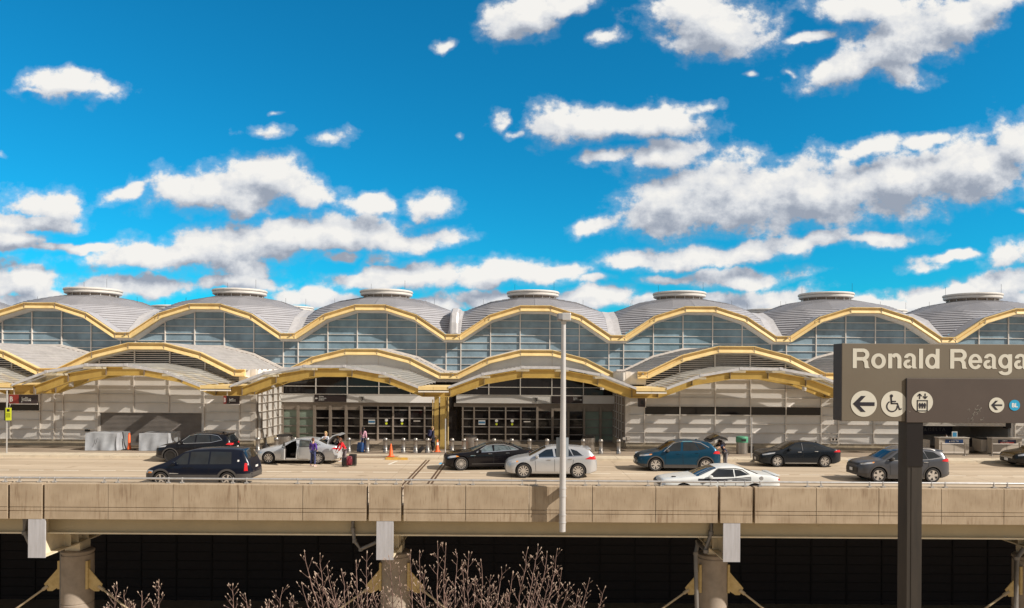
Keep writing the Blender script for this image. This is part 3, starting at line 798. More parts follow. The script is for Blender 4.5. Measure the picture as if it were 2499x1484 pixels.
# --- canopies
def canopy(depth_to):
    def fn():
        Y0 = 46.5; L_ = depth_to-Y0; rise = 0.15
        m = MB().use(M['canopy'])
        a = CP[1:7]
        for (xa,za),(xb,zb) in zip(a, a[1:]):
            m.add([(xa,Y0,za),(xb,Y0,zb),(xb,depth_to,zb+rise),(xa,depth_to,za+rise)], [(0,1,2,3)])
        o = m.build('canopy', tb, recalc=False)
        # cross purlins
        m = MB().use(M['gutter'])
        k = 0.9
        while k < L_-0.3:
            sweep(m, [(x, z+rise*k/L_) for x, z in a], [(k,0.05),(k,0.11),(k+0.10,0.11),(k+0.10,0.05)], Y0); k += 1.9
        m.build('purlin', o)
        m = MB().use(M['gutter']); sweep(m, a, [(-0.05,-0.03),(-0.05,0.13),(0.02,0.13),(0.02,-0.03)], Y0)
        for (x, z) in a[1:-1]: m.cbox(x-0.10, x+0.10, Y0-0.07, Y0+0.05, z-0.12, z+0.05, 0.01)
        m.build('edge_trim', o)
        for (x, z) in a[1:-1]:
            for yy in (Y0+0.35, Y0+3.2): MB().use(M['cream_dim']).cbox(x-0.42, x+0.42, yy, yy+1.2, z-0.30, z-0.16, 0.02).build('bracket', o)
        for yb in ((48.9, 51.3) if depth_to > 55 else (48.9, 51.2)):
            bp_ = [(x, z-0.15) for x, z in arch(5.66,5.22,4.38,1.25,3.75,6.0)]
            bm_ = MB().use(M['yellow'])
            sweep(bm_, bp_, [(-0.17,0.0),(-0.17,0.05),(-0.02,0.06),(-0.02,0.52),(-0.17,0.53),(-0.17,0.58),(0.17,0.58),(0.17,0.53),(0.02,0.52),(0.02,0.06),(0.17,0.05),(0.17,0.0)], yb)
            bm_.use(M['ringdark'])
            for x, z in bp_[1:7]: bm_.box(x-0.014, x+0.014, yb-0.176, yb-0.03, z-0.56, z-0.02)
            bm_.build('canopy_beam', o)
        # valley gutter box with its slot
        for s_ in (-1,1):
            m = MB().use(M['cream'])
            a0, a1 = sorted((s_*5.91, s_*6.855))
            m.box(a0, a1, Y0+0.0, min(depth_to,52.2), 4.30, 4.37); m.box(a0, a1, Y0, Y0+0.10, 4.16, 4.30)
            m.use(M['soffit']).box(a0, a1, Y0-0.02, Y0+0.10, 4.02, 4.10); m.use(M['black']).box(a0, a1, Y0+0.06, Y0+0.3, 4.10, 4.16)
            m.build('valley_gutter', o)
        for x_ in (-4.4, 4.2):
            MB().use(M['white']).lathe([(0.13,4.15),(0.15,4.30),(0.12,4.50),(0.05,4.62)], (x_,50.2,0), 'z', 14).build('downlight', o)
        return o
    return fn
place(canopy(52.3), [c for c in cs if KIND[c] == 'L'])
place(canopy(58.4), [c for c in cs if KIND[c] == 'W'])
# twin yellow columns between the entrances, with white drain pipe
col = thing('yellow_column', 'paired yellow steel columns between the two entrances', 'column', (-4.94,50.9,-0.05))
MB().use(M['yellowcol'] if 'yellowcol' in M else M['yellow']).box(-5.32, -5.02, 50.75, 51.05, -0.2, 3.75).build('post', col)
MB().use(M['yellow']).box(-4.92, -4.50, 50.75, 51.05, -0.2, 3.75).build('post', col)
MB().use(M['cream']).tube([(-4.36,50.7,-0.1),(-4.36,50.7,3.7)], 0.05, 10).build('drain', col)
MB().use(M['cream']).tube([(-5.42,50.72,1.6),(-5.42,50.72,3.4)], 0.04, 8).build('rail', col)
# small wall boxes
for px, py, w, h, Y in ((214.6,1048,0.30,0.16,52.2),(1527+0,1072,0.30,0.2,52.2),(2010,1068,0.55,0.28,52.2)):
    p = P(px, py, Y)
m = MB().use(M['frame']); p = P(2035,1072,52.3); m.cbox(p.x-0.28,p.x+0.28,52.2,52.38,p.z-0.14,p.z+0.14,0.02); m.use(M['seam'])
m.box(p.x-0.18,p.x-0.05,52.19,52.21,p.z-0.07,p.z+0.07); m.box(p.x+0.05,p.x+0.18,52.19,52.21,p.z-0.07,p.z+0.07)
m.build('socket_box', tb)
m = MB().use(M['seam']); p = P(213,1050,52.3); m.cbox(p.x-0.14,p.x+0.14,52.2,52.38,p.z-0.08,p.z+0.08,0.02); m.build('socket_box', tb)
m = MB().use(M['frame']); p = P(1527,1070,52.3); m.cbox(p.x-0.25,p.x-0.03,52.2,52.38,p.z-0.1,p.z+0.1,0.02); m.cbox(p.x+0.03,p.x+0.25,52.2,52.38,p.z-0.1,p.z+0.1,0.02); m.build('socket_box', tb)
# security camera hanging from the header
# ticket booth interior (recess in the right wall)
m = MB().use(M['inner']); xa, xb = 27.46, 35.36
m.box(xa, xb, 57.0, 57.1, -0.3, 2.4); m.box(xa-0.1, xa, FW+0.3, 57.1, -0.3, 2.4); m.box(xb, xb+0.1, FW+0.3, 57.1, -0.3, 2.4); m.box(xa, xb, FW+0.3, 57.1, 2.3, 2.4)
m.build('booth_recess', tb)
m = MB().use(M['frame']); z = 1.68
while z < 1.95: m.box(xa, xb, FW-0.02, FW+0.06, z, z+0.055); z += 0.07
m.build('roller_shutter', tb)
MB().use(M['black']).box(35.0, 35.36, FW-0.05, FW+0.3, 1.55, 1.95).build('shutter_motor', tb)

# ================================================================== VEHICLES (local frame: nose at x=0 pointing -X, near side -Y)
def interp(pts, x):
    if x <= pts[0][0]: return pts[0][1]
    for (a, za), (c, zc) in zip(pts, pts[1:]):
        if x <= c: return za+(zc-za)*(x-a)/(c-a) if c > a else zc
    return pts[-1][1]
def smoothed(pts, w=0.07):
    def f(x):
        s = 0; k = 0
        for i in range(-3, 4):
            xx = x+w*i/3
            s += interp(pts, xx); k += 1
        return s/k
    return f
class CarShape:
    def __init__(s, L, W, top, belt, bottom, k=0.42, endround=0.5, nose=0.30, gw=0.0):
        s.L, s.W = L, W; s.top = smoothed(top); s.belt = smoothed(belt, 0.12); s.bot = smoothed(bottom, 0.05); s.k = k; s.er = endround; s.nose = nose
    def w(s, x):
        h = s.W/2; L = s.L
        f = 1-0.035*abs((x-L/2)/(L/2))**3
        for d in (x, L-x):
            if d < s.er: t = 1-d/s.er; f *= 1-s.nose*t**2.6
        return h*f
    def section(s, x):
        w = s.w(x); zb = s.bot(x); tp = s.top(x); be = min(s.belt(x), tp-0.05); hr = max(be+0.005, tp-0.065 if tp > s.belt(x)+0.1 else tp-0.035)
        y_be = 0.955*w; y_r = y_be-0.015-s.k*(hr-be)
        mid = zb+(be-zb)*0.52
        return [(0,zb),(0.84*w,zb),(0.965*w,zb+0.05),(0.985*w,zb+0.16),(w,mid),(0.992*w,be-0.16),(0.978*w,be-0.05),(y_be,be),(y_be-0.015-s.k*(hr-be)*0.5,(be+hr)/2),(y_r,hr),(y_r*0.955,hr+(tp-hr)*0.45),(y_r*0.80,tp-0.012),(y_r*0.4,tp-0.002),(0,tp)]
    def side(s, x, z):
        sec = s.section(x)[2:10]
        if z <= sec[0][1]: return sec[0][0]
        for (ya,za),(yb,zb) in zip(sec, sec[1:]):
            if za <= z <= zb and zb > za: return ya+(yb-ya)*(z-za)/(zb-za)
        return sec[-1][0]
    def topz(s, x, y):
        sec = s.section(x)[9:]; y = abs(y)
        for (ya,za),(yb,zb) in zip(sec, sec[1:]):
            if yb <= y <= ya: return zb+(za-zb)*(y-yb)/(ya-yb+1e-9)
        return sec[0][1]
    def front(s, y, z, rear=False):
        """x where the end surface meets (y, z)"""
        L = s.L
        for i in range(0, 60):
            x = i*0.02; xx = L-x if rear else x
            sec = s.section(xx)
            if sec[0][1] <= z <= s.top(xx)-0.01 and s.side(xx, z) >= abs(y): return xx
        return L-0.3 if rear else 0.3
def slices(poly, n):
    xs = [p[0] for p in poly]; x0, x1 = min(xs), max(xs); out = []
    for i in range(n+1):
        x = x0+(x1-x0)*(0.0005+0.999*i/n); zs = []
        for (a,za),(c,zc) in zip(poly, poly[1:]+poly[:1]):
            if (a <= x < c) or (c <= x < a): zs.append(za+(zc-za)*(x-a)/(c-a))
        if len(zs) >= 2: out.append((x, min(zs), max(zs)))
    return out
def side_patch(m, cs_, poly, off=0.008, n=14, side=-1, rows=3):
    sl = slices(poly, n); v = []; f = []
    for x, a, c in sl:
        for j in range(rows+1):
            z = a+(c-a)*j/rows; v.append((x, side*(cs_.side(x,z)+off), z))
    r = rows+1
    for i in range(len(sl)-1):
        for j in range(rows): f.append((i*r+j, (i+1)*r+j, (i+1)*r+j+1, i*r+j+1))
    m.add(v, f)
def line_patch(m, cs_, pts, wd=0.02, off=0.010, side=-1):
    """thin ribbon along (x,z) points on the flank"""
    tot = []
    for (a,za),(c,zc) in zip(pts, pts[1:]):
        n = max(2, int(math.hypot(c-a,zc-za)/0.12))
        for i in range(n): t = i/n; tot.append((a+(c-a)*t, za+(zc-za)*t))
    tot.append(pts[-1]); v = []; f = []
    for i, (x, z) in enumerate(tot):
        a = tot[max(0,i-1)]; c = tot[min(len(tot)-1,i+1)]; dx, dz = c[0]-a[0], c[1]-a[1]; l = math.hypot(dx,dz) or 1
        nx, nz = -dz/l*wd/2, dx/l*wd/2
        for s_ in (-1,1): xx, zz = x+s_*nx, z+s_*nz; v.append((xx, side*(cs_.side(xx,zz)+off), zz))
    f = [(2*i,2*i+1,2*i+3,2*i+2) for i in range(len(tot)-1)]
    m.add(v, f)
def top_patch(m, cs_, xa, xb, fa, fb, off=0.010, n=10, flat=0.0):
    v = []; f = []; K_ = 8
    for i in range(n+1):
        t = i/n; x = xa+(xb-xa)*t; yw = cs_.section(x)[9][0]*(fa+(fb-fa)*t)
        for j in range(K_+1):
            y = yw*(-1+2*j/K_); xx = x+flat*(1-(2*j/K_-1)**2)*0
            v.append((xx, y, cs_.topz(x, y)+off))
    r = K_+1
    for i in range(n):
        for j in range(K_): f.append((i*r+j, (i+1)*r+j, (i+1)*r+j+1, i*r+j+1))
    m.add(v, f)
def front_patch(m, cs_, y0, y1, z0, z1, off=0.012, rear=False, ny=8, nz=3, taper=0.0):
    v = []; f = []
    for j in range(nz+1):
        z = z0+(z1-z0)*j/nz; sh = taper*(1-j/nz)
        for i in range(ny+1):
            y = (y0+sh)+(y1-y0-2*sh)*i/ny; x = cs_.front(y, z, rear)
            v.append((x+(off if rear else -off), y, z))
    for j in range(nz):
        for i in range(ny): f.append((j*(ny+1)+i, j*(ny+1)+i+1, (j+1)*(ny+1)+i+1, (j+1)*(ny+1)+i))
    m.add(v, f)

WH = {}
def wheel_meshes(r, style, rimmat):
    key = (round(r,3), style, rimmat)
    if key in WH: return WH[key]
    w = 0.105
    m = MB().use(M['rubber'])
    rr = r*0.70
    m.lathe([(rr,-w*0.75),(rr+0.02,-w*0.98),(r*0.93,-w),(r*0.985,-w*0.8),(r,-w*0.5),(r,w*0.5),(r*0.985,w*0.8),(r*0.93,w),(rr,w*0.9)], (0,0,0), 'y', 36)
    tyre = m
    m = MB().use(M['well']); m.lathe([(rr*0.98,-w*0.35),(0.03,-w*0.30)], (0,0,0), 'y', 28)
    m.use(M[rimmat]); m.lathe([(rr*1.01,-w*0.72),(rr*1.0,-w*0.92),(rr*0.93,-w*0.90),(rr*0.90,-w*0.55),(rr*0.97,-w*0.5)], (0,0,0), 'y', 36)
    m.lathe([(0.01,-w*0.86),(rr*0.17,-w*0.82),(rr*0.20,-w*0.4)], (0,0,0), 'y', 16)
    n, wd, twin = style
    for k in range(n):
        for tw in ((-0.5,0.5) if twin else (0,)):
            a = 2*math.pi*(k+0.25)/n; da = tw*2*math.pi/n*0.38
            p0 = a+da*0.5; p1 = a+da
            def pt(t, ang, q, y): return (t*math.cos(ang)-q*math.sin(ang), y, t*math.sin(ang)+q*math.cos(ang))
            w0 = wd*rr*0.5; w1 = wd*rr*0.62
            v = [pt(rr*0.14,p0,-w0,-w*0.80),pt(rr*0.14,p0,w0,-w*0.80),pt(rr*0.94,p1,w1,-w*0.84),pt(rr*0.94,p1,-w1,-w*0.84),
                 pt(rr*0.14,p0,-w0,-w*0.45),pt(rr*0.14,p0,w0,-w*0.45),pt(rr*0.94,p1,w1,-w*0.5),pt(rr*0.94,p1,-w1,-w*0.5)]
            m.add(v, [(0,1,2,3),(4,7,6,5),(0,4,5,1),(1,5,6,2),(2,6,7,3),(3,7,4,0)])
    WH[key] = (tyre, m); return WH[key]
def put_wheels(car, spec, r, style, rimmat, y_in=0.0):
    first = None
    for wx in spec['wheels']:
        for side in (-1, 1):
            y = side*(spec['W']/2-0.115-y_in)
            if first is None:
                tm, rm = wheel_meshes(r, style, rimmat)
                o = tm.build('wheel', car, smooth=True, local=True); q = rm.build('rim', o, smooth=True, local=True, flat_angle=30); first = (o.data, q.data)
            else:
                o = bpy.data.objects.new('wheel', first[0]); COL.objects.link(o); o.parent = car
                q = bpy.data.objects.new('rim', first[1]); COL.objects.link(q); q.parent = o
            o.location = (wx, y, r)
            if side > 0: o.rotation_euler = (0,0,math.pi)
            else: o.rotation_euler = (0, random.uniform(0,6), 0)

def car(name, label, cat, sp):
    """sp: dict with L W H, profiles, windows, materials and details"""
    c = thing(name, label, cat, (0,0,0)); L, W = sp['L'], sp['W']
    cs_ = CarShape(L, W, sp['top'], sp['belt'], sp['bottom'], sp.get('k',0.42), sp.get('er',0.55), sp.get('nose',0.30))
    pm = sp['paint']; r = sp['r']
    xs = [0.0,0.015,0.04,0.08,0.13,0.2,0.3]
    x = 0.4
    while x < L-0.35: xs.append(x); x += 0.075
    xs += [L-0.3,L-0.2,L-0.13,L-0.08,L-0.04,L-0.015,L]
    rings = []
    for i, x in enumerate(xs):
        se = cs_.section(x)
        sh = {0:0.86,1:0.94,2:0.98}.get(i, 1) if i < 3 else {len(xs)-1:0.86,len(xs)-2:0.94,len(xs)-3:0.98}.get(i,1)
        zc = (se[0][1]+se[-1][1])/2
        se = [(y*sh, zc+(z-zc)*(sh*0.5+0.5)) for y, z in se]
        rings.append([(x,-y,z) for y, z in se]+[(x,y,z) for y, z in reversed(se[1:-1])])
    m = MB().use(pm); m.loft(rings); body = m.build('body', c, smooth=True, local=True, flat_angle=50)
    body.data.materials.append(M['well']); 
    # wheel arches and any openings are cut out of the body
    cut = MB().use(M['well'])
    ra = r+sp.get('gap',0.055)
    for wx in sp['wheels']:
        for s_ in (-1,1): cut.lathe([(ra, s_*(W/2+0.2)),(ra, s_*(W/2-0.36))], (wx,0,r+0.01), 'y', 32)
    for poly, depth in sp.get('cuts', []): cut.prism_xz(poly, -W/2-0.3, -W/2+depth)
    for bx in sp.get('boxcuts', []): cut.box(*bx)
    co = cut.build('tmp_cut', None)
    md = body.modifiers.new('b','BOOLEAN'); md.object = co; md.operation = 'DIFFERENCE'; md.solver = 'EXACT'
    try: md.material_mode = 'TRANSFER'
    except Exception: pass
    apply_mods(body); bpy.data.objects.remove(co)
    me = body.data; me.polygons.foreach_set('use_smooth', [True]*len(me.polygons)); me.set_sharp_from_angle(angle=R(40))
    G = sp.get('glass', M['carglass'])
    sides = (-1, 1)
    skipwin = sp.get('skip_near', ())
    for i, poly in enumerate(sp['windows']):
        for s_ in sides:
            if s_ < 0 and i in skipwin: continue
            m = MB().use(G); side_patch(m, cs_, poly, 0.006, 16, s_); w = m.build('window', c, smooth=True, local=True)
            w.data.polygons.foreach_set('use_smooth',[True]*len(w.data.polygons))
    ws = sp['windscreen']; m = MB().use(G); top_patch(m, cs_, ws[0], ws[1], 0.96, 0.95, 0.010); m.build('windscreen', c, smooth=True, local=True)
    rw = sp.get('rearscreen')
    if rw: m = MB().use(G); top_patch(m, cs_, rw[0], rw[1], 0.90, 0.93, 0.010); m.build('rear_window', c, smooth=True, local=True)
    if sp.get('trim'):
        m = MB().use(M[sp.get('trimmat','chrome')])
        for s_ in sides: line_patch(m, cs_, sp['trim'], sp.get('trimw',0.026), 0.012, s_)
        m.build('window_trim', c, local=True)
    m = MB().use(M['seam'])
    for ln in sp.get('seams', []):
        line_patch(m, cs_, ln, 0.016, 0.004, -1); line_patch(m, cs_, ln, 0.016, 0.004, 1)
    m.build('door_seam', c, local=True)
    for poly in sp.get('headlight', []):
        for s_ in sides:
            m = MB().use(M['lamp']); side_patch(m, cs_, poly, 0.008, 12, s_); h = m.build('headlight', c, smooth=True, local=True)
            if sp.get('amber'):
                m = MB().use(M['amber']); side_patch(m, cs_, sp['amber'], 0.012, 8, s_); m.build('indicator', h, smooth=True, local=True)
    for poly in sp.get('taillight', []):
        for s_ in sides:
            m = MB().use(M['red']); side_patch(m, cs_, poly, 0.010, 12, s_)
            a, d = sp.get('tailwrap', (0.10,0)); 
            z0 = min(p[1] for p in poly); z1 = max(p[1] for p in poly)
            if a: 
                yy = W/2*0.70; front_patch(m, cs_, s_*yy, s_*(yy-a), z0+0.03, z1-0.03, 0.014, True, 4, 2)
            m.build('taillight', c, smooth=True, local=True)
    for hx, hz in sp.get('handles', []):
        for s_ in sides:
            m = MB().use(M[sp['handlemat']] if sp.get('handlemat') else pm); y = s_*(cs_.side(hx,hz)+0.018)
            m.cbox(hx-0.10, hx+0.10, y-0.018, y+0.018, hz-0.016, hz+0.016, 0.01); m.build('door_handle', c, smooth=True, local=True)
    mx, mz = sp['mirror']
    for s_ in sides:
        if s_ < 0 and sp.get('no_near_mirror'): continue
        m = MB().use(sp.get('mirrormat', pm)); y = s_*(cs_.side(mx,mz)+0.10)
        m.cbox(mx-0.06, mx+0.11, y-0.10, y+0.10, mz-0.02, mz+0.13, 0.045); m.cbox(mx+0.02, mx+0.07, s_*(cs_.side(mx,mz)-0.02), y, mz-0.03, mz+0.03, 0.01)
        m.build('wing_mirror', c, smooth=True, local=True)
    g = sp.get('grille')
    if g: m = MB().use(M['blackplastic']); front_patch(m, cs_, -g[0], g[0], g[1], g[2], 0.012, False, 10, 4, g[3] if len(g) > 3 else 0); gg = m.build('grille', c, smooth=True, local=True)
    if g and sp.get('bars'):
        m = MB().use(M['chrome'])
        for i in range(sp['bars']):
            z = g[1]+(g[2]-g[1])*(i+0.5)/sp['bars']; front_patch(m, cs_, -g[0]*0.92, g[0]*0.92, z-0.010, z+0.010, 0.024, False, 10, 1)
        m.build('bar', gg, local=True)
    g = sp.get('intake')
    if g: m = MB().use(M['blackplastic']); front_patch(m, cs_, -g[0], g[0], g[1], g[2], 0.012, False, 10, 2); m.build('intake', c, smooth=True, local=True)
    pz = sp.get('fplate')
    if pz: m = MB().use(M['plate']); xx = cs_.front(0, pz)-0.03; m.cbox(xx-0.012, xx, -0.155, 0.155, pz-0.075, pz+0.075, 0.004); m.build('number_plate', c, local=True)
    pz = sp.get('rplate')
    if pz: m = MB().use(M['plate']); xx = cs_.front(0, pz, True)+0.02; m.cbox(xx, xx+0.012, -0.155, 0.155, pz-0.075, pz+0.075, 0.004); m.build('number_plate', c, local=True)
    if sp.get('cladding'):
        zt = sp['cladding']; m = MB().use(sp.get('cladmat', M['clad'])); w1, w2 = sp['wheels']
        for s_ in sides:
            side_patch(m, cs_, [(w1+ra+0.02,0.20),(w2-ra-0.02,0.20),(w2-ra-0.02,zt),(w1+ra+0.02,zt)], 0.010, 20, s_)
            if sp.get('cladends'):
                side_patch(m, cs_, [(0.03,cs_.bot(0.1)+0.02),(w1-ra-0.04,0.25),(w1-ra-0.04,zt+0.05),(0.03,zt+0.05)], 0.010, 8, s_)
                side_patch(m, cs_, [(w2+ra+0.04,0.25),(L-0.03,cs_.bot(L-0.1)+0.02),(L-0.03,zt+0.05),(w2+ra+0.04,zt+0.05)], 0.010, 8, s_)
            for wx in (w1, w2):
                v = []; f = []; K_ = 20
                for i in range(K_+1):
                    t = math.pi*(-0.08+1.16*i/K_)
                    for q in (ra-0.002, ra+sp.get('archw',0.07)):
                        xx = wx+q*math.cos(t); zz = r+0.01+q*math.sin(t); v.append((xx, s_*(cs_.side(max(0.01,min(L-0.01,xx)),zz)+0.016), zz))
                f = [(2*i,2*i+1,2*i+3,2*i+2) for i in range(K_)]; m.add(v, f)
        if sp.get('cladends'):
            front_patch(m, cs_, -W/2*0.8, W/2*0.8, cs_.bot(0.1)+0.03, zt+0.05, 0.011, False, 10, 2); front_patch(m, cs_, -W/2*0.8, W/2*0.8, cs_.bot(L-0.1)+0.03, zt+0.10, 0.014, True, 10, 2)
        m.build('cladding', c, smooth=True, local=True)
    if sp.get('sill'):
        m = MB().use(M[sp.get('sillmat','chrome')])
        for s_ in sides: line_patch(m, cs_, sp['sill'], 0.035, 0.012, s_)
        m.build('sill_trim', c, local=True)
    if sp.get('rails'):
        xa, xb = sp['rails']
        for s_ in sides:
            m = MB().use(M['chrome'] if sp.get('railbright') else M['clad']); pts = []
            for i in range(9):
                x = xa+(xb-xa)*i/8; se = cs_.section(x); pts.append((x, s_*(se[9][0]-0.03), se[9][1]+0.075-(0.05 if i in (0,8) else 0)))
            m.tube(pts, 0.020, 6); m.build('roof_rail', c, smooth=True, local=True)
    if sp.get('fin'):
        x = sp['fin']; z = cs_.top(x); m = MB().use(pm); m.prism_xz([(x-0.07,z-0.01),(x+0.09,z-0.01),(x+0.08,z+0.055),(x+0.05,z+0.06)], -0.015, 0.015); m.build('antenna_fin', c, local=True)
    if sp.get('spoiler'):
        x0, x1, z, t = sp['spoiler']; yw = cs_.section(min(x0,L-0.4))[9][0]*0.96
        m = MB().use(sp.get('spoilmat', pm)); m.cbox(x0, x1, -yw, yw, z-t, z+t*0.3, 0.015); m.build('spoiler', c, smooth=True, local=True)
    put_wheels(c, sp, r, sp['style'], sp.get('rimmat','alloy'))
    return c, cs_
def park(c, x, y, W, yaw=0.0, z=0.0):
    """near flank at depth y, nose at x"""
    c.location = (x, y+W/2, z); c.rotation_euler = (0,0,yaw)

# ---- silver hatchback wagon in the near lane
sp = dict(L=4.66, W=1.90, r=0.37, wheels=(0.93,3.68), paint=paint('silver paint',(0.56,0.57,0.59),0.55,0.30),
  top=[(0,0.70),(0.12,0.86),(0.55,1.00),(1.15,1.10),(1.95,1.50),(2.35,1.585),(3.0,1.60),(3.8,1.55),(4.25,1.46),(4.55,1.12),(4.66,0.80)],
  belt=[(0,0.72),(1.1,0.99),(2.2,1.04),(3.6,1.12),(4.66,1.16)], bottom=[(0,0.28),(0.3,0.20),(4.2,0.20),(4.66,0.34)], k=0.50,
  windows=[[(1.48,1.06),(2.45,1.09),(2.42,1.46),(2.05,1.42)],[(2.52,1.09),(3.42,1.13),(3.22,1.48),(2.50,1.47)],[(3.45,1.14),(3.90,1.16),(3.62,1.38),(3.30,1.47)]],
  windscreen=(1.22,2.05), rearscreen=(4.18,4.52), trim=[(1.42,1.04),(2.45,1.075),(3.5,1.12),(3.95,1.15)], trimw=0.02,
  seams=[[(1.55,0.35),(1.50,1.02)],[(2.50,0.32),(2.49,1.05)],[(3.20,0.50),(3.42,0.75),(3.45,1.1)]],
  headlight=[[(0.10,0.66),(0.62,0.80),(0.66,0.88),(0.30,0.86),(0.10,0.76)]], amber=[(0.55,0.80),(0.66,0.83),(0.66,0.88),(0.56,0.87)],
  taillight=[[(4.02,0.98),(4.60,0.94),(4.58,1.10),(4.35,1.14)]], handles=[(2.22,0.93),(3.28,0.98)], handlemat='chrome', mirror=(1.58,1.06),
  grille=(0.5,0.58,0.76), intake=(0.6,0.30,0.46), fplate=0.48, rplate=0.85, style=(10,0.20,False), seam=1, fin=3.9, spoiler=(4.10,4.34,1.475,0.05),
  sill=[(1.40,0.33),(3.20,0.33)], sillmat='galv')
c, cs_ = car('hatchback_car', 'silver hatchback wagon in the lane behind the lamp post', 'car', sp); park(c, PX(1233.5,37.2), 37.2, 1.90)

# ---- blue grey compact suv behind the sign post
sp = dict(L=4.57, W=1.84, r=0.365, wheels=(0.93,3.59), paint=paint('slate grey paint',(0.085,0.088,0.100),0.4,0.30),
  top=[(0,0.72),(0.10,0.92),(0.45,1.04),(1.15,1.13),(1.85,1.55),(2.3,1.655),(3.0,1.665),(3.8,1.62),(4.15,1.56),(4.42,1.16),(4.57,0.85)],
  belt=[(0,0.78),(1.1,1.06),(2.2,1.08),(3.6,1.18),(4.57,1.24)], bottom=[(0,0.34),(0.35,0.22),(4.1,0.22),(4.57,0.42)], k=0.42,
  windows=[[(1.42,1.11),(2.40,1.13),(2.38,1.54),(1.98,1.49)],[(2.46,1.13),(3.35,1.17),(3.20,1.55),(2.45,1.55)],[(3.38,1.18),(4.02,1.27),(3.72,1.50),(3.26,1.55)]],
  windscreen=(1.22,1.98), rearscreen=(4.10,4.38), trim=[(1.36,1.08),(2.4,1.105),(3.5,1.15),(4.05,1.25)], trimw=0.02,
  seams=[[(1.50,0.38),(1.46,1.06)],[(2.45,0.35),(2.44,1.08)],[(3.15,0.50),(3.36,0.8),(3.40,1.12)]],
  headlight=[[(0.12,0.86),(0.70,0.95),(0.74,1.02),(0.40,0.99),(0.12,0.93)]], amber=[(0.64,0.95),(0.74,0.99),(0.74,1.02),(0.64,1.01)],
  taillight=[[(4.02,1.08),(4.50,1.02),(4.48,1.18),(4.20,1.20)]], tailwrap=(0.25,0), handles=[(2.15,0.98),(3.22,1.02)], handlemat='chrome', mirror=(1.55,1.12), mirrormat=M['clad'],
  grille=(0.55,0.82,0.92), intake=(0.6,0.46,0.70), fplate=0.58, rplate=0.80, style=(5,0.40,False), rails=(2.0,3.8), railbright=True,
  cladding=0.40, cladends=True, archw=0.05, spoiler=(3.95,4.22,1.575,0.05))
c, _ = car('suv', 'slate grey suv with bright roof rails, partly behind the brown sign post', 'car', sp); park(c, PX(2100,36.4), 36.4, 1.84)

# ---- petrol blue crossover with the tailgate up
BL = paint('petrol blue paint',(0.003,0.052,0.105),0.45,0.28)
sp = dict(L=4.56, W=1.86, r=0.36, wheels=(0.95,3.66), paint=BL,
  top=[(0,0.66),(0.10,0.86),(0.5,0.99),(1.2,1.10),(1.95,1.55),(2.4,1.66),(2.9,1.675),(3.6,1.62),(3.95,1.56),(4.32,1.18),(4.56,0.85)],
  belt=[(0,0.72),(1.1,1.02),(2.2,1.07),(3.6,1.13),(4.56,1.20)], bottom=[(0,0.32),(0.35,0.22),(4.1,0.22),(4.56,0.42)], k=0.42,
  windows=[[(1.42,1.08),(2.32,1.12),(2.36,1.56),(1.98,1.50)],[(2.44,1.12),(3.30,1.15),(3.10,1.56),(2.46,1.57)],[(3.33,1.16),(3.72,1.24),(3.48,1.44),(3.14,1.55)]],
  windscreen=(1.26,2.08), trim=[(1.38,1.06),(1.95,1.52),(2.35,1.605),(2.9,1.62),(3.42,1.55),(3.86,1.30)], trimw=0.035,
  seams=[[(1.50,0.38),(1.46,1.03)],[(2.44,0.35),(2.40,1.08)],[(3.10,0.50),(3.30,0.75),(3.34,1.1)]],
  headlight=[[(0.10,0.80),(0.72,0.88),(0.76,0.95),(0.40,0.92),(0.10,0.88)]], amber=[(0.62,0.88),(0.76,0.92),(0.76,0.95),(0.62,0.94)],
  taillight=[[(4.05,0.98),(4.50,0.94),(4.46,1.08),(4.18,1.12)]], handles=[(2.18,0.97),(3.20,1.01)], mirror=(1.56,1.08), mirrormat=M['clad'],
  grille=(0.55,0.56,0.80), intake=(0.6,0.32,0.46), fplate=0.50, style=(5,0.20,True), fin=3.3, sill=[(1.45,0.36),(3.1,0.36)], sillmat='clad',
  cladding=0.36, cladends=True, archw=0.06, boxcuts=[(4.02,4.40,-0.62,0.62,0.95,1.42)])
c, _ = car('crossover_car', 'petrol blue crossover parked at the kerb with its tailgate raised', 'car', sp)
# raised tailgate, seen edge on
m = MB().use(M['blackplastic']); pv = Vector((3.92,0,1.60))
gate = [(0,0),(0.30,0.22),(0.62,0.30),(0.90,0.22),(1.02,0.10),(0.98,0.06),(0.80,0.12),(0.55,0.17),(0.28,0.10),(0.05,-0.05)]
m.prism_xz([(pv.x+a,pv.z+z) for a, z in gate], -0.66, 0.66); m.use(M['carglass']).prism_xz([(pv.x+0.1,pv.z+0.13),(pv.x+0.55,pv.z+0.33),(pv.x+0.55,pv.z+0.35),(pv.x+0.08,pv.z+0.15)], -0.55, 0.55)
m.build('tailgate', c, local=True)
m = MB().use(M['clad']); 
for s_ in (-1,1): m.tube([(4.15,s_*0.64,1.32),(4.45,s_*0.64,1.72)], 0.014, 6)
m.build('strut', c, local=True)
park(c, PX(1556,40.3), 40.0, 1.86)

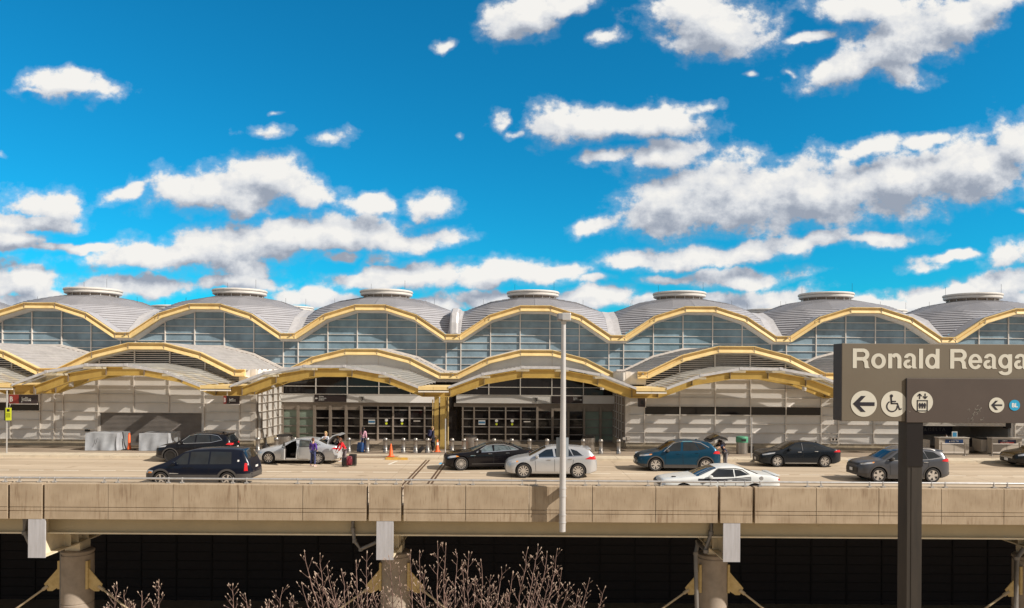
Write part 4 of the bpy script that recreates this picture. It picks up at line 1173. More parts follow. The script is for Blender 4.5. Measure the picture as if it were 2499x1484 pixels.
# ---- dark blue-grey sedan
sp = dict(L=4.70, W=1.78, r=0.335, wheels=(0.95,3.66), paint=paint('midnight grey paint',(0.010,0.014,0.020),0.2,0.26),
  top=[(0,0.62),(0.10,0.78),(0.5,0.90),(1.15,1.00),(1.95,1.37),(2.4,1.435),(2.9,1.44),(3.4,1.36),(4.1,1.09),(4.55,1.04),(4.66,0.95),(4.70,0.80)],
  belt=[(0,0.68),(1.1,0.93),(2.2,0.95),(3.6,1.00),(4.7,1.00)], bottom=[(0,0.24),(0.35,0.17),(4.2,0.18),(4.70,0.32)], k=0.46,
  windows=[[(1.45,0.98),(2.36,0.99),(2.34,1.33),(2.0,1.28)],[(2.46,1.00),(3.10,1.02),(3.08,1.31),(2.46,1.34)],[(3.14,1.02),(3.48,1.05),(3.40,1.17),(3.13,1.29)]],
  windscreen=(1.20,2.02), rearscreen=(3.42,4.02), trim=[(2.40,0.96),(2.40,1.35)], trimw=0.02,
  seams=[[(1.50,0.32),(1.46,0.94)],[(2.42,0.30),(2.41,0.96)],[(3.12,0.45),(3.38,0.75),(3.42,1.0)]],
  headlight=[[(0.14,0.66),(0.78,0.78),(0.84,0.85),(0.45,0.80),(0.14,0.73)]],
  taillight=[[(4.15,0.88),(4.62,0.86),(4.60,0.98),(4.35,0.99)]], handles=[(2.20,0.87),(3.16,0.91)], handlemat='galv', mirror=(1.60,0.98),
  grille=(0.6,0.32,0.58), intake=(0.5,0.25,0.31), fplate=0.42, rplate=0.72, style=(5,0.22,True), fin=3.45, sill=[(1.40,0.24),(3.2,0.24)], sillmat='galv')
c, _ = car('sedan_car', 'dark blue grey sedan parked at the kerb right of the crossover', 'car', sp); park(c, PX(1856,42.2), 42.1, 1.78)

# ---- white coupe against the parapet
WHT = paint('white paint',(0.72,0.74,0.73),0.05,0.30)
sp = dict(L=5.03, W=1.92, r=0.36, wheels=(0.95,3.90), paint=WHT,
  top=[(0,0.70),(0.10,0.88),(0.5,0.95),(1.5,1.05),(2.25,1.36),(2.6,1.435),(3.1,1.45),(3.5,1.38),(4.15,1.13),(4.65,1.10),(4.95,1.06),(5.03,0.90)],
  belt=[(0,0.74),(1.4,0.98),(2.4,0.99),(3.3,1.06),(4.0,1.08),(5.03,1.04)], bottom=[(0,0.26),(0.35,0.18),(4.6,0.20),(5.03,0.32)], k=0.60, nose=0.18,
  windows=[[(1.95,1.01),(3.05,1.04),(3.05,1.33),(2.42,1.33)],[(3.10,1.05),(3.66,1.13),(3.35,1.30),(3.10,1.33)]],
  windscreen=(1.52,2.36), rearscreen=(3.55,4.12), trim=[(1.95,1.00),(2.42,1.35),(3.15,1.37),(3.45,1.32),(3.70,1.14)], trimmat='clad', trimw=0.025,
  seams=[[(1.75,0.35),(1.72,0.99)],[(3.08,0.35),(3.12,1.02)]], glass=M['carglass'],
  headlight=[[(0.06,0.66),(0.20,0.70),(0.20,0.80),(0.06,0.78)]], taillight=[[(4.94,0.88),(5.00,0.88),(5.00,0.96),(4.90,0.96)]], tailwrap=(0.5,0), handles=[(2.85,0.90)], mirror=(2.02,0.98),
  grille=(0.7,0.64,0.80), fplate=0.45, rplate=0.66, style=(5,0.30,True), spoiler=(4.76,4.99,1.10,0.03))
c, cs_ = car('coupe_car', 'white coupe with black side stripes beside the parapet', 'car', sp)
m = MB().use(M['signink'])
for dz in (0.0, -0.055, -0.105):
    line_patch(m, cs_, [(1.55,0.945+dz*0.5),(2.6,0.945+dz*0.7),(3.2,0.985+dz),(3.75,1.035+dz*1.1)], 0.030, 0.010, -1)
m.build('side_stripe', c, local=True)
m = MB().use(M['galv']); m.lathe([(0.075,-0.012),(0.085,0.0)], (4.18,-cs_.side(4.18,0.99)-0.006,0.99), 'y', 16); m.build('fuel_cap', c, local=True)
m = MB().use(M['blackplastic'])
m.cbox(0.55,0.72,-0.50,-0.36,cs_.topz(0.63,0.43)-0.01,cs_.topz(0.63,0.43)+0.03,0.01); m.build('hood_scoop', c, local=True)
park(c, PX(1614.6,30.75), 30.75, 1.92)

# ---- black saloon, slightly nose out
BLK = paint('black paint',(0.005,0.004,0.006),0.1,0.22)
sp = dict(L=5.0, W=1.88, r=0.37, wheels=(0.88,3.92), paint=BLK,
  top=[(0,0.66),(0.08,0.86),(0.5,0.93),(1.4,1.03),(2.2,1.37),(2.7,1.445),(3.2,1.44),(3.8,1.33),(4.3,1.12),(4.85,1.06),(4.95,0.98),(5.0,0.85)],
  belt=[(0,0.72),(1.3,0.96),(2.4,0.99),(3.6,1.03),(5.0,1.00)], bottom=[(0,0.24),(0.35,0.17),(4.5,0.18),(5.0,0.32)], k=0.50, glass=M['carglass_clear'],
  windows=[[(1.75,1.00),(2.60,1.02),(2.58,1.34),(2.28,1.30)],[(2.68,1.03),(3.58,1.07),(3.42,1.29),(2.68,1.35)],[(3.61,1.08),(3.95,1.10),(3.68,1.22),(3.46,1.28)]],
  windscreen=(1.46,2.24), rearscreen=(3.78,4.26), trim=[(1.70,0.985),(2.28,1.33),(2.7,1.385),(3.2,1.375),(3.65,1.27),(4.02,1.11),(2.65,1.015),(1.72,0.985)], trimw=0.035,
  seams=[[(1.62,0.32),(1.58,0.97)],[(2.64,0.30),(2.64,0.99)],[(3.40,0.50),(3.62,0.8),(3.64,1.04)]],
  headlight=[[(0.16,0.66),(0.78,0.76),(0.60,0.83),(0.30,0.80),(0.16,0.74)]], amber=[(0.60,0.74),(0.78,0.76),(0.66,0.81),(0.60,0.82)],
  taillight=[[(4.55,0.88),(4.94,0.88),(4.92,1.00),(4.62,1.00)]], handles=[(2.45,0.90),(3.40,0.93)], handlemat='chrome', mirror=(1.86,1.00),
  grille=(0.36,0.44,0.80,0.05), intake=(0.7,0.24,0.38), fplate=0.40, rplate=0.75, style=(15,0.09,False), fin=3.6, sill=[(1.45,0.36),(3.4,0.36)], sillmat='clad')
c, cs_ = car('saloon_car', 'black saloon with chrome window trim nosing out from the kerb', 'car', sp); 
m = MB().use(M['chrome']); side_patch(m, cs_, [(1.38,0.80),(1.66,0.80),(1.66,0.83),(1.38,0.83)], 0.014, 4, -1); m.build('side_vent', c, local=True)
park(c, PX(1082,40.0), 39.7, 1.88, R(8))

# ---- black suv behind the minivan
sp = dict(L=4.45, W=1.85, r=0.36, wheels=(0.92,3.52), paint=paint('glossy black paint',(0.005,0.005,0.008),0.1,0.24),
  top=[(0,0.68),(0.10,0.90),(0.5,1.02),(1.15,1.12),(1.85,1.54),(2.3,1.66),(2.9,1.68),(3.6,1.63),(4.05,1.56),(4.30,1.18),(4.45,0.85)],
  belt=[(0,0.74),(1.1,1.04),(2.2,1.08),(3.6,1.14),(4.45,1.20)], bottom=[(0,0.32),(0.35,0.22),(4.0,0.22),(4.45,0.40)], k=0.42,
  windows=[[(1.40,1.10),(2.28,1.12),(2.28,1.56),(1.92,1.49)],[(2.36,1.12),(3.18,1.16),(3.08,1.56),(2.36,1.57)],[(3.22,1.17),(3.74,1.27),(3.55,1.48),(3.13,1.55)]],
  windscreen=(1.22,1.98), rearscreen=(4.02,4.27), trim=[(1.36,1.07),(1.95,1.53),(2.4,1.61),(3.1,1.60),(3.55,1.52),(3.82,1.28),(3.2,1.14),(1.38,1.07)], trimw=0.026,
  seams=[[(1.50,0.38),(1.46,1.03)],[(2.34,0.35),(2.32,1.08)]],
  headlight=[[(0.10,0.82),(0.66,0.90),(0.70,0.98),(0.36,0.95),(0.10,0.90)]], taillight=[[(4.04,1.02),(4.40,0.98),(4.38,1.09),(4.18,1.12)]], tailwrap=(0.22,0),
  handles=[(2.10,0.98),(3.08,1.02)], mirror=(1.54,1.10), grille=(0.5,0.6,0.8), rplate=0.80, style=(5,0.22,True), rimmat='alloy_dark', rails=(1.9,3.7), fin=3.6,
  cladding=0.36, cladends=True, archw=0.06, spoiler=(3.86,4.10,1.585,0.05))
c, _ = car('suv', 'black suv with chrome window outline parked behind the minivan', 'car', sp); park(c, PX(381,43.0), 42.6, 1.85, R(4))

# ---- dark blue minivan in the near lane
sp = dict(L=4.92, W=1.86, r=0.34, wheels=(0.80,3.84), paint=paint('navy paint',(0.004,0.007,0.018),0.2,0.28),
  top=[(0,0.62),(0.12,0.82),(0.5,0.97),(0.95,1.12),(1.75,1.58),(2.2,1.69),(3.0,1.74),(4.0,1.73),(4.45,1.68),(4.75,1.20),(4.92,0.75)],
  belt=[(0,0.66),(0.9,0.98),(1.5,1.0),(4.92,1.02)], bottom=[(0,0.30),(0.35,0.20),(4.5,0.22),(4.92,0.40)], k=0.34, nose=0.26,
  windows=[[(1.28,1.02),(2.02,1.03),(2.02,1.56),(1.80,1.50)],[(2.10,1.03),(2.95,1.04),(2.95,1.60),(2.10,1.58)],[(3.02,1.04),(4.02,1.05),(3.98,1.58),(3.02,1.60)]],
  windscreen=(0.98,1.80), rearscreen=(4.42,4.70),
  seams=[[(1.40,0.35),(1.36,0.98)],[(2.06,0.32),(2.06,1.0)],[(2.99,0.40),(2.99,1.0)]],
  headlight=[[(0.06,0.58),(0.42,0.62),(0.45,0.74),(0.20,0.76),(0.06,0.70)]], amber=[(0.16,0.61),(0.40,0.63),(0.38,0.70),(0.18,0.70)],
  taillight=[[(4.60,0.74),(4.76,0.74),(4.72,1.08),(4.61,1.10)]], tailwrap=(0,0), handles=[(1.92,0.90),(2.20,0.90)], mirror=(1.42,1.03),
  grille=(0.4,0.56,0.70), fplate=0.42, rplate=0.86, style=(5,0.26,False), cladding=0.56, cladends=True, archw=0.09)
c, cs_ = car('minivan', 'dark navy minivan with grey lower cladding, nearest vehicle on the left', 'van', sp)
m = MB().use(M['letter']); side_patch(m, cs_, [(4.28,1.16),(4.36,1.16),(4.36,1.24),(4.28,1.24)], 0.012, 3, -1); m.build('sticker', c, local=True)
m = MB().use(M['galv']); side_patch(m, cs_, [(1.10,0.60),(1.62,0.60),(1.62,0.625),(1.22,0.64)], 0.012, 4, -1); m.build('badge', c, local=True)
m = MB().use(M['blackplastic']); m.tube([(4.60,-0.30,1.25),(4.78,0.25,1.05)], 0.012, 5); m.build('wiper', c, local=True)
park(c, PX(350,33.8), 33.8, 1.86)

# ---- silver sedan with doors and boot open
sp = dict(L=4.86, W=1.86, r=0.335, wheels=(0.78,3.62), paint=paint('pale silver paint',(0.60,0.62,0.65),0.5,0.28),
  top=[(0,0.60),(0.10,0.76),(0.5,0.88),(1.25,1.02),(2.05,1.38),(2.5,1.455),(3.0,1.46),(3.6,1.36),(4.15,1.12),(4.7,1.04),(4.80,0.95),(4.86,0.80)],
  belt=[(0,0.66),(1.2,0.93),(2.2,0.95),(3.6,1.02),(4.86,1.02)], bottom=[(0,0.24),(0.35,0.17),(4.4,0.18),(4.86,0.34)], k=0.46,
  windows=[[(1.55,0.98),(2.36,0.99),(2.34,1.35),(2.05,1.29)],[(2.52,1.00),(3.28,1.04),(3.16,1.34),(2.54,1.37)],[(3.32,1.05),(3.66,1.08),(3.46,1.20),(3.22,1.32)]],
  windscreen=(1.30,2.10), rearscreen=(3.60,4.08), trim=[(1.52,0.965),(2.05,1.32),(2.5,1.405),(3.1,1.39),(3.45,1.27),(3.75,1.09)], trimw=0.025,
  seams=[[(2.45,0.30),(2.44,0.96)],[(3.28,0.45),(3.42,0.75),(3.46,1.0)]], skip_near=(0,),
  headlight=[[(0.10,0.62),(0.68,0.72),(0.74,0.79),(0.36,0.76),(0.10,0.70)]],
  taillight=[[(4.36,0.88),(4.78,0.85),(4.76,0.94),(4.52,0.95)]], handles=[(3.30,0.92)], mirror=(1.62,0.98), no_near_mirror=True,
  grille=(0.5,0.34,0.62), fplate=0.42, rplate=0.72, style=(10,0.16,False), fin=3.4,
  cuts=[([(1.48,0.34),(2.34,0.34),(2.40,0.95),(2.30,1.33),(2.08,1.27),(1.58,0.95)], 1.1)], boxcuts=[(4.08,4.72,-0.55,0.55,0.72,1.3)])
sp['sill'] = [(1.2,0.27),(3.2,0.27)]; sp['sillmat'] = 'galv'
c, cs_ = car('sedan_car', 'silver sedan at the kerb with its front door and boot open', 'car', sp)
m = MB().use(M['cabin']); m.cbox(1.95,2.45,-0.72,-0.20,0.42,0.60,0.05); m.T = Matrix.Translation((2.38,-0.46,0.55)) @ Matrix.Rotation(R(14),4,'Y'); m.cbox(-0.07,0.07,-0.26,0.26,0,0.62,0.05); m.T = None
m.cbox(1.45,1.62,-0.8,0.8,0.6,0.92,0.05); m.build('seat', c, smooth=True, local=True)
# opened front door: hinged at x=1.50 swinging out toward the road
def door(pts, hinge_x, ang, win, name, th=0.06, H_=0.0):
    m = MB().use(sp['paint']); T = Matrix.Translation((hinge_x,-0.93,0)) @ Matrix.Rotation(ang,4,'Z')
    m.T = T; m.prism_xz([(x-hinge_x,z) for x, z in pts], 0.0, th); m.use(M['cabin']).prism_xz([(x-hinge_x+0.02*(1 if x < hinge_x+0.4 else -1),z*0.97+0.02) for x, z in pts[:4]], th, th+0.05)
    m.use(M['clad'])
    for (a,za),(b_,zb) in zip(win, win[1:]+win[:1]): m.tube([(a-hinge_x,0.05,za),(b_-hinge_x,0.05,zb)], 0.022, 6)
    m.T = None; o = m.build(name, c, local=True)
    g = MB().use(M['carglass_clear']); g.T = T; g.prism_xz([(x-hinge_x,z) for x, z in win], 0.04, 0.05); g.build('door_window', o, local=True); return o
door([(1.50,0.34),(2.36,0.34),(2.42,0.96),(1.50,0.94)], 1.50, R(-62), [(1.56,0.96),(2.38,0.98),(2.30,1.33),(2.08,1.28)], 'front_door')
# rear door ajar
door([(2.50,0.33),(3.24,0.33),(3.40,0.70),(3.42,1.0),(2.48,0.96)], 2.50, R(-14), [(2.54,0.99),(3.26,1.02),(3.14,1.33),(2.56,1.36)], 'rear_door')
# boot lid up
m = MB().use(sp['paint']); m.prism_xz([(4.02,1.10),(4.12,1.40),(4.35,1.62),(4.62,1.70),(4.84,1.66),(4.82,1.62),(4.60,1.64),(4.38,1.56),(4.18,1.36),(4.08,1.10)], -0.62, 0.62)
m.use(M['clad']).prism_xz([(4.10,1.15),(4.20,1.37),(4.40,1.55),(4.60,1.62),(4.60,1.59),(4.40,1.50),(4.24,1.32),(4.14,1.14)], -0.52, 0.52); m.build('boot_lid', c, local=True)
park(c, PX(624.6,42.35), 42.2, 1.86)

# ---- black suv entering at the right edge
sp = dict(L=4.8, W=1.88, r=0.35, wheels=(0.95,3.80), paint=paint('deep black paint',(0.005,0.005,0.005),0.1,0.24),
  top=[(0,0.60),(0.10,0.78),(0.5,0.87),(1.25,0.99),(2.0,1.36),(2.5,1.45),(3.2,1.45),(4.1,1.14),(4.6,1.05),(4.8,0.80)],
  belt=[(0,0.66),(1.1,0.93),(2.2,0.97),(4.8,1.02)], bottom=[(0,0.28),(0.35,0.20),(4.3,0.20),(4.8,0.38)], k=0.44,
  windows=[[(1.55,0.98),(2.50,1.00),(2.48,1.33),(2.05,1.28)],[(2.58,1.00),(3.4,1.03),(3.2,1.32),(2.58,1.35)]], windscreen=(1.32,2.1), rearscreen=(3.5,4.05),
  headlight=[[(0.14,0.66),(0.72,0.76),(0.76,0.83),(0.36,0.80),(0.14,0.73)]], taillight=[[(4.4,0.86),(4.7,0.86),(4.66,0.98),(4.45,0.98)]],
  mirror=(1.66,0.98), grille=(0.55,0.50,0.76,0.05), bars=5, intake=(0.7,0.28,0.42), fplate=0.42, style=(5,0.3,False), handles=[(2.3,0.88)])
c, _ = car('sedan_car', 'black sedan with barred grille entering at the right edge', 'car', sp); park(c, PX(2478,42.6), 42.4, 1.88, R(1))

# ================================================================== PEOPLE
def skinned(name, verts, edges, radii, mt, parent, sub=2):
    me = bpy.data.meshes.new(name); me.from_pydata([tuple(v) for v in verts], edges, [])
    o = bpy.data.objects.new(name, me); COL.objects.link(o); o.parent = None
    bm = bmesh.new(); bm.from_mesh(me); ly = bm.verts.layers.skin.verify()
    for i, v in enumerate(bm.verts):
        r = radii[i]; r = r if isinstance(r, tuple) else (r, r); v[ly].radius = r; v[ly].use_root = (i == 0)
    bm.to_mesh(me); bm.free()
    md = o.modifiers.new('s','SKIN'); md.use_smooth_shade = True; md.branch_smoothing = 0.6
    if sub: m2 = o.modifiers.new('d','SUBSURF'); m2.levels = sub; m2.render_levels = sub
    apply_mods(o); o.data.materials.clear(); o.data.materials.append(mt)
    o.data.polygons.foreach_set('use_smooth', [True]*len(o.data.polygons))
    o.parent = parent; return o
CM = {}
def cloth(c, name='cloth'):
    if c not in CM: CM[c] = mat(name+' fabric', c, 0.85, var=0.15, scale=9, bump=0.3, bscale=25)
    return CM[c]
def person(label, loc, rz, H=1.75, top=(0.1,0.1,0.3), legs=(0.02,0.03,0.06), shoes=(0.5,0.5,0.5), hair=(0.04,0.02,0.015), long_hair=0.0, lean=0.0, pose=None,
           short_sleeve=False, coat=0.0, woman=False, skin=None, mask=None, group=None):
    k = H/1.75; t = thing('person', label, 'person', loc, rz, group)
    J = dict(pelvis=(0,0,0.96), belly=(0,-0.01,1.10), chest=(0,0,1.30), neck=(0,0.005,1.485), jaw=(0,-0.03,1.545), head=(0,-0.01,1.63), crown=(0,0.005,1.70))
    sw = 0.165 if woman else 0.185
    for s_, n in ((-1,'L'),(1,'R')):
        J['sh'+n] = (s_*sw,0,1.42); J['el'+n] = (s_*(sw+0.05),0.03,1.13); J['wr'+n] = (s_*(sw+0.05),-0.05,0.89)
        J['hip'+n] = (s_*0.09,0,0.90); J['kn'+n] = (s_*0.10,-0.02,0.50); J['an'+n] = (s_*0.10,0.03,0.09); J['toe'+n] = (s_*0.12,-0.13,0.035)
    if lean:
        c_, s_ = math.cos(lean), math.sin(lean)
        for q in J:
            if q[:3] in ('hip','kne') or q[:2] in ('kn','an') or q[:3] == 'toe' or q == 'pelvis': continue
            x, y, z = J[q]; y0, z0 = y, z-0.96; J[q] = (x, y0*c_-z0*s_, 0.96+z0*c_+y0*s_)
    for q, p in (pose or {}).items(): J[q] = p
    J = {q: Vector(p)*k for q, p in J.items()}
    names = ['pelvis','belly','chest','neck','jaw','head','crown']
    rad = {'pelvis':(0.135,0.10),'belly':(0.12,0.095),'chest':(0.14,0.10),'neck':0.052,'jaw':0.062,'head':(0.078,0.092),'crown':(0.055,0.062)}
    for n in 'LR':
        names += ['sh'+n,'el'+n,'wr'+n,'hip'+n,'kn'+n,'an'+n,'toe'+n]
        rad.update({'sh'+n:0.056,'el'+n:0.040,'wr'+n:0.028,'hip'+n:0.082,'kn'+n:0.055,'an'+n:0.038,'toe'+n:(0.036,0.028)})
    V = [J[n] for n in names]; RR = [rad[n] if isinstance(rad[n], tuple) else (rad[n],rad[n]) for n in names]
    ix = {n: i for i, n in enumerate(names)}
    E = [('pelvis','belly'),('belly','chest'),('chest','neck'),('neck','jaw'),('jaw','head'),('head','crown')]
    for n in 'LR': E += [('chest','sh'+n),('sh'+n,'el'+n),('el'+n,'wr'+n),('pelvis','hip'+n),('hip'+n,'kn'+n),('kn'+n,'an'+n),('an'+n,'toe'+n)]
    E = [(ix[a],ix[b_]) for a, b_ in E]
    # nose, then a palm and five bent fingers on each hand
    fwd = (J['jaw']-J['neck']); hd = Vector((0,-1,0)); 
    if lean: hd = Vector((0,-math.cos(lean),-math.sin(lean)))
    V.append(J['jaw']*0.35+J['head']*0.65+hd*0.095*k); RR.append((0.012,0.014)); E.append((ix['head'],len(V)-1))
    for n, s_ in (('L',-1),('R',1)):
        w_ = J['wr'+n]; d = (w_-J['el'+n]).normalized(); side = d.cross(Vector((0,1,0.2))).normalized(); fl = d.cross(side).normalized()
        palm = w_+d*0.055*k; V.append(palm); RR.append((0.034,0.016)); pi = len(V)-1; E.append((ix['wr'+n],pi))
        for f_, (off, ln) in enumerate(((-0.030,0.055),(-0.010,0.070),(0.010,0.068),(0.028,0.055))):
            a = palm+side*off*k+d*0.035*k; b_ = a+d*ln*0.5*k+fl*0.006*k; c2 = b_+(d*0.7+fl*0.7).normalized()*ln*0.45*k
            V += [a,b_,c2]; RR += [(0.010,0.010),(0.009,0.009),(0.007,0.007)]; m_ = len(V); E += [(pi,m_-3),(m_-3,m_-2),(m_-2,m_-1)]
        a = palm-side*0.040*k; b_ = a-side*0.012*k+d*0.035*k; V += [a,b_]; RR += [(0.012,0.012),(0.009,0.009)]; E += [(pi,len(V)-2),(len(V)-2,len(V)-1)]
    RR = [(a*k,b_*k) for a, b_ in RR]
    skinned('body', V, E, RR, skin or M['skin'], t, 1)
    # clothes
    def sub(nm, keys, edges, grow, mt, extra=None):
        vs = [J[q] for q in keys]; rr = []
        for q in keys:
            r = rad[q] if isinstance(rad[q], tuple) else (rad[q],rad[q]); rr.append(((r[0]+grow)*k,(r[1]+grow)*k))
        ii = {q: i for i, q in enumerate(keys)}; return skinned(nm, vs, [(ii[a],ii[b_]) for a, b_ in edges], rr, mt, t, 1)
    arms = []; ae = []
    Jt = dict(J)
    keys = ['belly','chest','pelvis','shL','shR','elL','elR']; ee = [('belly','chest'),('belly','pelvis'),('chest','shL'),('chest','shR'),('shL','elL'),('shR','elR')]
    if short_sleeve:
        for n in 'LR': J['el'+n] = J['sh'+n].lerp(J['el'+n], 0.55)
    else:
        for n in 'LR': J['cf'+n] = J['el'+n].lerp(J['wr'+n], 0.92); rad['cf'+n] = 0.032; keys.append('cf'+n); ee.append(('el'+n,'cf'+n))
    J['nk'] = J['chest'].lerp(J['neck'],0.75); rad['nk'] = (0.075,0.06); keys.append('nk'); ee.append(('chest','nk'))
    rad_s = dict(rad); rad['el'+'L'] = rad['elR'] = 0.046
    sub('jacket' if not short_sleeve else 'shirt', keys, ee, 0.016, cloth(top, 'top'))
    J.update({q: Jt[q] for q in Jt})
    keys = ['pelvis','hipL','hipR','knL','knR','bnL','bnR']; ee = [('pelvis','hipL'),('pelvis','hipR'),('hipL','knL'),('hipR','knR'),('knL','bnL'),('knR','bnR')]
    for n in 'LR': J['bn'+n] = J['kn'+n].lerp(J['an'+n],0.93); rad['bn'+n] = 0.050
    J2 = J['pelvis'].copy(); J['pelvis'] = J['pelvis']-Vector((0,0,0.02)); sub('trousers', keys, ee, 0.012, cloth(legs, 'trouser')); J['pelvis'] = J2
    if coat:
        m = MB().use(cloth(top,'top')); p = J['pelvis']; b_ = J['belly']
        m.loft([[(q.x+rx*math.cos(a), q.y+ry*math.sin(a), q.z) for a in [2*math.pi*i/14 for i in range(14)]] for q, rx, ry in ((b_,0.155*k,0.125*k),(p,0.17*k,0.14*k),(p-Vector((0,0,coat)),0.185*k,0.16*k))]); m.build('coat_skirt', t, smooth=True, local=True)
    for n in 'LR':
        a, b_ = J['an'+n], J['toe'+n]; d = (b_-a); d.z = 0; d.normalize(); q = Vector((-d.y,d.x,0)); m = MB().use(cloth(shoes,'shoe')); zf = b_.z-0.035*k
        rings = []
        for tt, wv, hv in ((-0.085,0.035,0.075),(-0.05,0.043,0.095),(0.03,0.046,0.085),(0.12,0.050,0.055),(0.17,0.035,0.035)):
            c_ = Vector((a.x,a.y,zf))+d*tt*k; rings.append([c_-q*wv*k, c_-q*wv*0.9*k+Vector((0,0,hv*0.7*k)), c_+Vector((0,0,hv*k)), c_+q*wv*0.9*k+Vector((0,0,hv*0.7*k)), c_+q*wv*k])
        m.loft(rings); m.build('shoe', t, smooth=True, local=True)
    # hair
    bm = bmesh.new(); bmesh.ops.create_icosphere(bm, subdivisions=3, radius=1.0)
    hc = J['head']+Vector((0,0.022*k,0.022*k)); rnd = random.Random(len(label))
    back = -hd
    for v in bm.verts:
        d = v.co.copy(); s_ = 1+0.06*math.sin(9*d.x+5*d.z+rnd.random())
        p = Vector((d.x*0.092, d.y*0.108, d.z*0.115))*k*s_
        if d.dot(hd) > 0.35 and d.z < 0.45: p = p*0.72       # leave the face open
        v.co = hc+p
        if long_hair and d.z < 0.1 and d.dot(back) > -0.2:
            v.co.z -= long_hair*k*(0.1-d.z)*0.9; v.co += back*0.02*k
    me = bpy.data.meshes.new('hair'); bm.to_mesh(me); bm.free(); me.materials.append(cloth(hair,'hair')); me.polygons.foreach_set('use_smooth',[True]*len(me.polygons))
    o = bpy.data.objects.new('hair', me); COL.objects.link(o); o.parent = t
    # eyes, mouth and ears
    m = MB().use(M['signink']); up_ = Vector((0,0,1)); e0 = J['head']*0.75+J['jaw']*0.25
    for s_ in (-1,1): c_ = e0+hd*0.092*k+Vector((s_*0.030*k,0,0.012*k)); m.cbox(c_.x-0.010*k,c_.x+0.010*k,c_.y-0.006,c_.y+0.006,c_.z-0.005*k,c_.z+0.005*k,0.003)
    m.build('eye', t, local=True)
    c_ = J['jaw']+hd*0.070*k; m = MB().use(cloth((0.30,0.10,0.08),'lip')); m.cbox(c_.x-0.022*k,c_.x+0.022*k,c_.y-0.006,c_.y+0.006,c_.z-0.002,c_.z+0.007,0.003); m.build('mouth', t, local=True)
    m = MB().use(skin or M['skin'])
    for s_ in (-1,1): c_ = J['head']+Vector((s_*0.083*k,0.005,-0.02*k)); m.cbox(c_.x-0.010*k,c_.x+0.010*k,c_.y-0.018*k,c_.y+0.018*k,c_.z-0.03*k,c_.z+0.03*k,0.008)
    m.build('ear', t, smooth=True, local=True)
    if mask:
        c_ = J['jaw']+hd*0.07*k+Vector((0,0,0.02*k)); m = MB().use(M['letter']); m.cbox(c_.x-0.06*k,c_.x+0.06*k,c_.y-0.03,c_.y+0.03,c_.z-0.045*k,c_.z+0.045*k,0.02); m.build('face_mask', t, smooth=True, local=True)
    return t, J
def W3(t, v):     # local joint -> world
    c_, s_ = math.cos(t.rotation_euler.z), math.sin(t.rotation_euler.z)
    return Vector((t.location.x+v.x*c_-v.y*s_, t.location.y+v.x*s_+v.y*c_, t.location.z+v.z))

def at(px, Y, z=0.0): return (PX(px, Y), Y, z)
person('person in a purple jacket and blue jeans standing beside the open silver sedan', at(765,41.35), R(155), 1.58, top=(0.085,0.035,0.26), legs=(0.045,0.055,0.14), shoes=(0.5,0.40,0.38), hair=(0.10,0.035,0.02),
       pose=dict(elR=(0.30,-0.06,1.12), wrR=(0.40,-0.22,0.98), elL=(-0.27,0.02,1.14), wrL=(-0.20,-0.12,0.98), anL=(-0.17,0.05,0.09), toeL=(-0.19,-0.11,0.035), knL=(-0.13,-0.02,0.5), anR=(0.17,0.02,0.09), toeR=(0.20,-0.13,0.035), knR=(0.13,-0.02,0.5)))
person('blonde person in a white top leaning over the far side of the silver sedan boot', at(795,44.3), R(-8), 1.70, top=(0.50,0.52,0.58), legs=(0.02,0.02,0.03), hair=(0.50,0.34,0.16), long_hair=0.22, woman=True,
       pose=dict(elL=(-0.26,-0.15,1.18), wrL=(-0.16,-0.34,1.10), elR=(0.26,-0.15,1.18), wrR=(0.16,-0.34,1.10)))
person('person in a red hooded jacket bending into the boot of the silver sedan', at(843,41.9), R(-62), 1.64, top=(0.62,0.012,0.020), legs=(0.19,0.15,0.16), shoes=(0.6,0.58,0.56), hair=(0.13,0.05,0.025), long_hair=0.12, lean=R(28), woman=True,
       pose=dict(elL=(-0.24,-0.40,1.08), wrL=(-0.16,-0.50,0.90), elR=(0.26,-0.34,1.06), wrR=(0.18,-0.46,0.88), knL=(-0.11,-0.10,0.50), anR=(0.13,0.12,0.09), toeR=(0.14,-0.05,0.035)))
person('person in a black top with light brown hair beyond the red jacketed one', at(832,43.6), R(-80), 1.66, top=(0.012,0.010,0.014), legs=(0.30,0.28,0.27), shoes=(0.5,0.5,0.5), hair=(0.32,0.19,0.10), long_hair=0.15, lean=R(20), woman=True,
       pose=dict(elL=(-0.24,-0.32,1.10), wrL=(-0.18,-0.52,0.95), elR=(0.24,-0.32,1.10), wrR=(0.18,-0.52,0.95)))
zw = walk_z(47.6)
pp, J = person('person in a pink top with long black hair walking to the doors', at(887,48.0,walk_z(48)), R(172), 1.66, top=(0.60,0.33,0.42), legs=(0.012,0.014,0.05), shoes=(0.02,0.02,0.02), hair=(0.012,0.006,0.006), long_hair=0.42, woman=True,
       pose=dict(elR=(0.26,-0.14,1.20), wrR=(0.24,-0.34,1.22), knL=(-0.10,-0.10,0.50), anL=(-0.10,0.12,0.11), toeL=(-0.11,-0.03,0.04), anR=(0.10,-0.12,0.09), toeR=(0.11,-0.28,0.035)))
